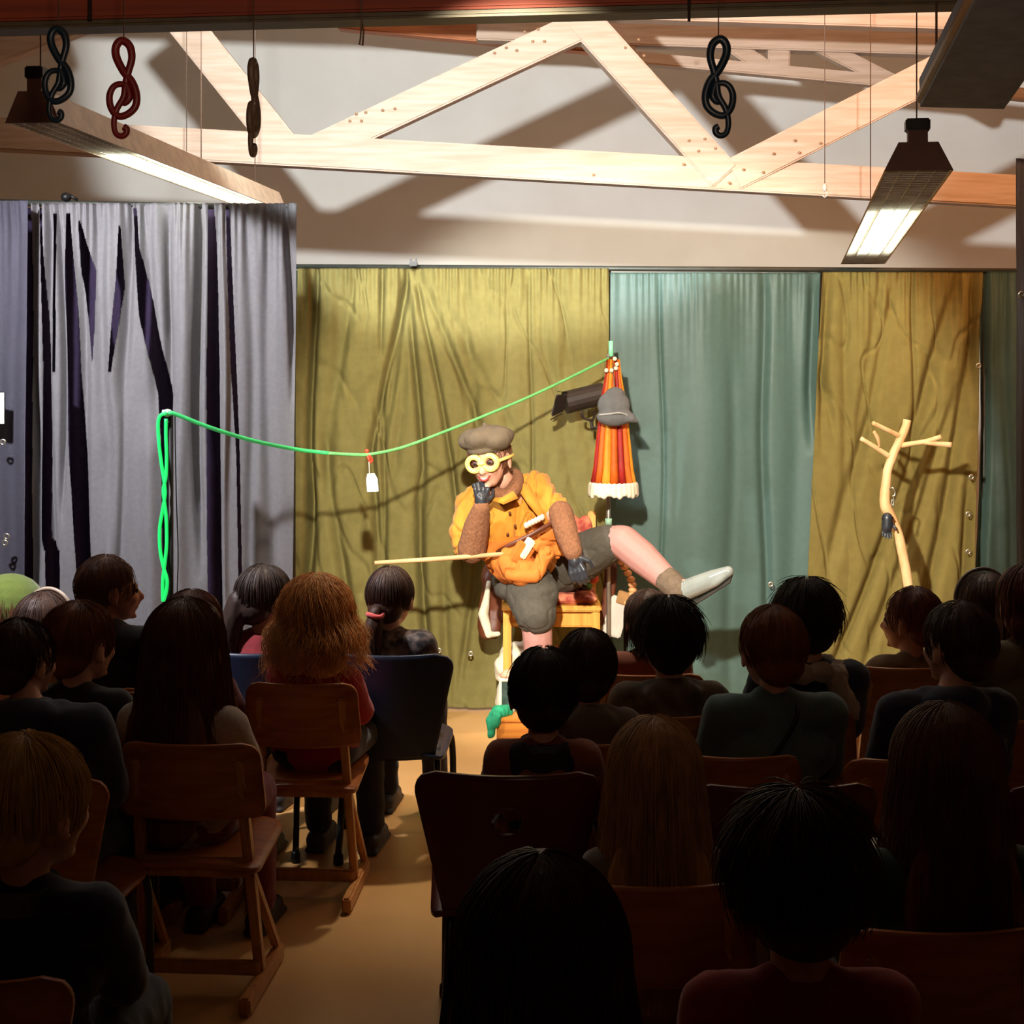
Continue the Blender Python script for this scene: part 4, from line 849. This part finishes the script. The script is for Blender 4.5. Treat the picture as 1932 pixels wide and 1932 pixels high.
ell(bm, (P(980, 0, 6.75).x, 6.75, .10), (.10, .09, .105)); me = fuse(bm, .007, 3); crumple(me, .010, (1, 1, 1), 22, 2); obj('bundle', me, M_cream, t, True)
t = thing('small_toys', 'tiny red and green soft toy lying on the chair seat', 'toy', tuple(P(1112, 1100, 6.70)))
for n_, c, r, m in (('toy_body', (1108, 1106, 6.70), (.022, .02, .018), mat('toy_green', (92, 130, 70), .8)), ('toy_head', (1121, 1092, 6.70), (.020, .018, .02), mat('toy_red', (196, 76, 50), .8)), ('toy_foot', (1100, 1112, 6.69), (.02, .015, .012), mat('toy_dark', (70, 30, 30), .8))): bm = bmesh.new(); ell(bm, P(*c), r); obj(n_, bm, m, t, True)

# crate with canister and cloth
cx = P(985, 0, 6.05).x
t = thing('wooden_crate', 'low orange brown wooden crate at the front of the stage', 'crate', (cx, 6.05, 0))
M_crate = wood('crate_wood', (214, 136, 48), (176, 100, 30), .5)
bm = bmesh.new(); x0 = P(937, 0, 5.95).x; x1 = P(1040, 0, 5.95).x; zc = H-(1354-CY)/F*5.95
box(bm, ((x0+x1)/2, 6.05, zc-.009), (x1-x0+.01, .21, .018), None, .003); obj('lid', bm, M_crate, t, True, False)
for nm, c, s in (('front_panel', ((x0+x1)/2, 5.955, (zc-.018)/2), (x1-x0, .012, zc-.018)), ('back_panel', ((x0+x1)/2, 6.145, (zc-.018)/2), (x1-x0, .012, zc-.018)), ('side_panel', (x0+.006, 6.05, (zc-.018)/2), (.012, .178, zc-.018)), ('side_panel', (x1-.006, 6.05, (zc-.018)/2), (.012, .178, zc-.018))):
    bm = bmesh.new(); box(bm, c, s, None, .002); obj(nm, bm, M_crate, t, True, False)
t = thing('lantern', 'white framed glass lantern standing on the wooden crate', 'lantern', (P(958, 0, 6.08).x, 6.08, zc))
lx = P(958, 0, 6.08).x; hL = px_m(62, 6.08)
bm = bmesh.new()
for a in (-1, 1):
    for b in (-1, 1): box(bm, (lx+a*.028, 6.08+b*.028, zc+hL/2), (.010, .010, hL), None, .002)
for z in (.006, hL-.006): box(bm, (lx, 6.08, zc+z), (.068, .068, .012), None, .003)
obj('frame', bm, M_cream, t, True, False)
bm = bmesh.new(); box(bm, (lx, 6.08, zc+hL/2), (.048, .048, hL-.024)); obj('glass', bm, mat('lantern_glass', (70, 86, 80), .1, scale=30, amt=.5), t, True, False)
bm = bmesh.new(); lathe(bm, [(.030, 0), (.032, .008), (.020, .022), (.008, .028)], (lx, 6.08, zc+hL), 16); obj('top_cap', bm, mat('cap_pink', (200, 150, 120), .6), t, True)
t = thing('green_cloth', 'bright green cloth draped over the left corner of the crate', 'cloth', (x0, 6.0, zc))
bm = bmesh.new(); limb(bm, [P(955, 1342, 6.0), P(938, 1345, 5.97), P(927, 1362, 5.95), P(926, 1385, 5.94)], [.022, .024, .018, .012]); limb(bm, [P(938, 1350, 5.95), P(934, 1365, 5.94)], [.02, .014]); me = fuse(bm, .005, 2); crumple(me, .008, (1, 1, 1), 28, 4); obj('cloth', me, mat('green_fabric', (20, 140, 96), .8, scale=30), t, True)

# parasol stand with hanging hat and solid lamp shadow shape
ux = P(1148, 0, 6.72).x
t = thing('pole_stand', 'thin metal pole with green tip and round foot holding the parasol', 'stand', (ux, 6.72, 0))
bm = bmesh.new(); tube(bm, [(ux, 6.72, .01), (ux, 6.72, P(0, 668, 6.72).z)], .009, 10); obj('pole', bm, mat('pole_grey', (150, 146, 136), .35, metal=.6), t, True)
bm = bmesh.new(); lathe(bm, [(.0985, 0), (.0985, .008), (.02, .014), (.014, .05)], (ux, 6.72, 0), 28); obj('foot', bm, M_blk, t, True)
bm = bmesh.new(); tube(bm, [(ux+.01, 6.72, P(0, 672, 6.72).z), (ux+.01, 6.72, P(0, 643, 6.72).z)], .0095, 10); obj('tip', bm, mat('tip_green', (130, 230, 165), .4, emit=.25), t, True)
bm = bmesh.new(); tube(bm, [(ux, 6.72, P(0, 990, 6.72).z), (ux, 6.72, P(0, 978, 6.72).z)], .015, 10); obj('clamp', bm, mat('clamp_mint', (160, 200, 170), .5), t, True)
t = thing('parasol', 'closed orange and red striped parasol with white frill hanging point up', 'umbrella', tuple(P(1156, 700, 6.60)))
N = 14; prof = [(678, 12), (700, 14), (720, 17), (760, 24), (800, 28), (840, 32), (880, 36), (915, 42)]
cols = [mat('canopy_orange', (240, 116, 24), .6), mat('canopy_yellow', (246, 170, 44), .6), mat('canopy_orange', (240, 116, 24), .6), mat('canopy_red', (190, 40, 30), .6)]
def upt(a, py, r): c = P(1157, py, 6.60); return c+Vector((r*math.cos(a), r*math.sin(a)*.85, 0))
for k in range(N):
    bm = bmesh.new(); rows = []
    for py, rp in prof:
        r = px_m(rp, 6.6); row = []
        for j in range(7): f = j/6; a = 2*math.pi*(k+f)/N; pl = 1+.16*math.sin(math.pi*f)-.10; row.append(bm.verts.new(upt(a, py, r*pl)))
        rows.append(row)
    for i in range(len(rows)-1):
        for j in range(6): bm.faces.new((rows[i][j], rows[i][j+1], rows[i+1][j+1], rows[i+1][j]))
    bmesh.ops.solidify(bm, geom=bm.faces[:], thickness=.002); obj('canopy_panel', bm, cols[k % 4], t, True)
bm = bmesh.new()
for k in range(N*2): a = 2*math.pi*k/N/2; limb(bm, [upt(a, 914, px_m(42, 6.6)), upt(a, 932+3*math.sin(k*2.1), px_m(44, 6.6))], [.012, .011])
obj('frill', fuse(bm, .005, 1), M_cream, t, True)
bm = bmesh.new()
for px, py in ((1160, 677), (1164, 687), (1162, 695), (1144, 699), (1154, 699)): ell(bm, P(px, py, 6.56), .009)
obj('white_beads', bm, M_cream, t, True)
bm = bmesh.new(); tube(bm, [P(1157, 672, 6.60), P(1157, 690, 6.6)], .008); tube(bm, [P(1157, 676, 6.60), (ux, 6.72, P(0, 676, 6.6).z)], .005); tube(bm, [P(1157, 690, 6.6), P(1157, 925, 6.60)], .005); obj('shaft', bm, M_leather, t, True)
t = thing('felt_hat', 'grey felt hat hanging in front of the striped parasol', 'hat', tuple(P(1160, 770, 6.5)))
bm = bmesh.new(); ell(bm, P(1158, 766, 6.50), (.066, .04, .062)); ell(bm, P(1160, 745, 6.50), (.040, .03, .03)); ell(bm, P(1160, 786, 6.50), (.076, .045, .038)); limb(bm, [P(1175, 780, 6.49), P(1190, 788, 6.48), P(1202, 795, 6.48)], [.028, .018, .006]); limb(bm, [P(1170, 745, 6.5), P(1182, 770, 6.5)], [.016, .012]); me = fuse(bm, .005, 3); crumple(me, .004, (1, 1, 1), 14, 9); obj('crown', me, mat('grey_felt', (88, 86, 84), .95, scale=24, amt=.2), t, True)
bm = bmesh.new(); tube(bm, spline([P(1130, 783, 6.47), P(1150, 781, 6.455), P(1170, 779, 6.455), P(1186, 784, 6.47)], 5), .004, 6); obj('seam', bm, mat('seam_pale', (150, 146, 140), .8), t, True)
bm = bmesh.new(); tube(bm, [P(1160, 738, 6.50), P(1157, 700, 6.555), P(1157, 684, 6.58)], .0025, 5); obj('cord', bm, M_wire, t, True)
t = thing('lamp_shadow', 'dark brown shadow of a stage lamp, built as a solid shape behind the parasol', 'shadow', tuple(P(1092, 755, 6.82)))  # solid dark shape put in for a spotlight's cast shadow on the ochre cloth
M_brn = mat('shadow_brown', (36, 22, 12), .6)
bm = bmesh.new(); A = P(1138, 742, 6.84); B = P(1066, 760, 6.80); d = (B-A).normalized(); Rr = d.to_track_quat('Z', 'Y').to_matrix(); tube(bm, [A-d*.01, A, B], [.035, .047, .049], 16); obj('shadow_body', bm, M_brn, t, True, False)
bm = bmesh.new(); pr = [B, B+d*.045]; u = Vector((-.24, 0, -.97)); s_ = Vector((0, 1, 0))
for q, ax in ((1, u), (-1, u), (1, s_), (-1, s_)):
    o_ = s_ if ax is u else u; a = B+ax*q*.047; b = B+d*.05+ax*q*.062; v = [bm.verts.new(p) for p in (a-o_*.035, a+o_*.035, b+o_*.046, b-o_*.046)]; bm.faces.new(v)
bmesh.ops.solidify(bm, geom=bm.faces[:], thickness=.003); obj('shadow_flare', bm, M_brn, t, True, False)
bm = bmesh.new(); tube(bm, spline([P(1098, 776, 6.77), P(1100, 788, 6.78), P(1118, 792, 6.80), P(1122, 775, 6.86)], 5), .006, 6); tube(bm, [P(1116, 790, 6.80), P(1117, 808, 6.80), P(1140, 806, 6.74)], .008, 8); tube(bm, [P(1134, 745, 6.84), (ux, 6.73, P(0, 760, 6.8).z)], .008, 6); obj('shadow_yoke', bm, M_brn, t, True)

# glowing green rope, its stand, tag
M_rope = mat('green_glow', (24, 215, 96), .5, emit=.75)
M_rope2 = mat('green_cord', (96, 170, 96), .5)
gx = P(322, 0, 5.62)
t = thing('dark_stand', 'thin dark stand in front of the grey curtain carrying the green rope', 'stand', (gx.x, 5.62, 0))
bm = bmesh.new(); tube(bm, [(gx.x, 5.62, .01), (gx.x, 5.62, P(0, 776, 5.62).z)], .010, 10); obj('pole', bm, M_blk, t, True)
for a in (.3, 2.4, 4.5): bm = bmesh.new(); tube(bm, [(gx.x, 5.62, .22), (gx.x+.17*math.cos(a), 5.62+.17*math.sin(a), .012)], .007, 6); obj('tripod_leg', bm, M_blk, t, True)
bm = bmesh.new(); ell(bm, P(316, 779, 5.60), (.018, .018, .014)); tube(bm, [P(306, 776, 5.6), P(334, 782, 5.6)], .006, 6); obj('clamp', bm, mat('clamp_white', (190, 200, 190), .4), t, True)
t = thing('thin_cable', 'thin dark cable hanging straight down right of the green rope', 'cable', tuple(P(333, 790, 5.60)))
bm = bmesh.new(); tube(bm, spline([P(330, 782, 5.60), P(331, 860, 5.60), P(333, 950, 5.60), P(336, 1050, 5.60), P(334, 1150, 5.60), P(334, 1480, 5.6)], 6), .0022, 5); obj('cable', bm, M_blk, t, True)
t = thing('green_rope', 'glowing green rope, twisted bundle at left and long sagging run to the parasol', 'rope', tuple(P(316, 785, 5.58)))
def ropez(pts, d=5.575): return spline([P(0+x*.3106, 700+y*.3106, d) for x, y in pts], 6)
bm = bmesh.new(); tube(bm, ropez([(1012, 255), (975, 270), (960, 320), (965, 430), (980, 560), (1000, 690), (1002, 760), (985, 860), (970, 960), (972, 1080), (990, 1180), (1015, 1270), (1008, 1350), (992, 1400)]), .0062, 8)
tube(bm, ropez([(1008, 290), (1008, 400), (1012, 520), (1008, 640), (992, 720), (1000, 800), (1010, 900), (1012, 1050), (1002, 1160), (990, 1260), (988, 1350), (990, 1400)]), .0062, 8); obj('rope_bundle', bm, M_rope, t, True)
bm = bmesh.new(); tube(bm, spline([P(318, 780, 5.58), P(330, 781, 5.585), P(400, 808, 5.66), P(480, 832, 5.78), P(560, 848, 5.92), P(620, 855, 6.0)], 6), [.0078, .0076, .0072], 8); obj('near_run', bm, mat('green_mid', (60, 200, 110), .5, emit=.25), t, True)
bm = bmesh.new(); tube(bm, spline([P(616, 855, 5.995), P(670, 858, 6.05), P(700, 857, 6.08), P(760, 844, 6.16), P(840, 814, 6.28), P(920, 782, 6.40), P(1000, 748, 6.5), P(1080, 710, 6.6), P(1140, 680, 6.67), P(1152, 676, 6.70)], 6), [.0066, .006, .0058], 8); obj('far_run', bm, M_rope2, t, True)
t = thing('hanging_tag', 'white tag on a red clip hanging from the green rope', 'tag', tuple(P(702, 905, 6.08)))
bm = bmesh.new(); tube(bm, spline([P(692, 850, 6.08), P(694, 862, 6.07), P(699, 872, 6.07), P(702, 868, 6.07), P(696, 858, 6.065)], 5), .0045, 6); ell(bm, P(692, 851, 6.075), .008); obj('clip', bm, mat('clip_red', (214, 60, 34), .4), t, True)
bm = bmesh.new(); tube(bm, [P(696, 860, 6.07), P(697, 895, 6.07)], .002, 5); obj('string', bm, M_cream, t, True)
bm = bmesh.new(); pts = [(693, 894), (706, 893), (712, 904), (714, 927), (693, 928), (691, 905)]; prism(bm, [P(x, y, 6.06) for x, y in pts], .012); obj('tag_card', bm, mat('tag_white', (240, 242, 244), .6), t, True, False)

# forked branch
M_br = mat('peeled_branch', (226, 190, 140), .6, scale=14, rgb2=(204, 152, 98), stretch=(1, 1, .4))
t = thing('forked_branch', 'tall peeled forked tree branch standing before the ochre cloth', 'branch', (P(1722, 0, 6.5).x, 6.5, 0))
def Z(x, y, d=6.5): return P(1500+x*.2236, 750+y*.2236, d)
kz = .2236/F*6.5
pts = [Z(960, 1610), Z(930, 1430), Z(900, 1280), Z(870, 1150), Z(808, 1000), Z(768, 930), Z(757, 850), Z(770, 700), Z(786, 600), Z(830, 480), Z(880, 370), Z(930, 260), Z(945, 190)]
bm = bmesh.new(); tube(bm, [Vector((Z(1010, 1610).x, 6.5, .012))]+spline([Z(985, 1800)]+pts, 5), [r*kz for r in (42, 40, 38, 38, 37, 36, 40, 44, 42, 38, 36, 36, 34, 33, 33, 30)], 12)
me = bpy.data.meshes.new('x'); bm.to_mesh(me); bm.free(); crumple(me, .003, (1, 1, 1), 14, 2); obj('trunk', me, M_br, t, True)
for nm, ps, rs_ in (('branch_arm', [(895, 330, 6.5), (760, 265, 6.46), (655, 215, 6.43)], (20, 19, 18)), ('branch_arm', [(800, 500, 6.5), (670, 415, 6.47), (555, 345, 6.45)], (22, 20, 18)), ('branch_twig', [(712, 420, 6.47), (705, 370, 6.45), (690, 330, 6.44), (664, 285, 6.43)], (8, 14, 17, 13)), ('branch_arm', [(895, 405, 6.5), (1010, 385, 6.47), (1110, 370, 6.45), (1235, 330, 6.43)], (24, 20, 22, 20)), ('branch_arm', [(1090, 378, 6.45), (1200, 390, 6.44), (1322, 402, 6.42)], (20, 22, 24))):
    bm = bmesh.new(); tube(bm, spline([Z(*p) for p in ps], 5), [r*kz for r in rs_], 10); obj(nm, bm, M_br, t, True)
bm = bmesh.new(); lathe(bm, [(.12, 0), (.12, .015), (.045, .03), (.04, .09)], (Z(1010, 0).x, 6.5, 0), 24); obj('foot_plate', bm, M_blk, t, True)
t = thing('hanging_glove', 'black leather glove hanging from the forked branch', 'glove', tuple(Z(775, 1080, 6.42)))
bm = bmesh.new(); hand_prims(bm, Z(778, 1030, 6.44), Vector((-.05, 0, -1)), Vector((0, -1, 0)), .55, .25, .5); cap(bm, Z(778, 1015, 6.44), Z(775, 1090, 6.44), .022, .022); obj('glove', fuse(bm, .0035, 2), M_glove, t, True)
bm = bmesh.new(); tube(bm, [Z(735, 1018, 6.43), Z(825, 1018, 6.43)], .005, 6); obj('glove_cuff', bm, M_blk, t, True)
t = thing('carabiner', 'small silver carabiner hooks on the right side of the branch', 'hook', tuple(Z(825, 820, 6.47)))
bm = bmesh.new(); tube(bm, spline([Z(795, 770, 6.47), Z(825, 762, 6.46), Z(845, 800, 6.46), Z(835, 830, 6.46), Z(822, 830, 6.46)], 5), .0035, 6); tube(bm, spline([Z(828, 825, 6.46), Z(835, 870, 6.46), Z(828, 910, 6.46), Z(816, 905, 6.46), Z(820, 860, 6.46)], 5), .003, 6); obj('hook', bm, M_alu, t, True)
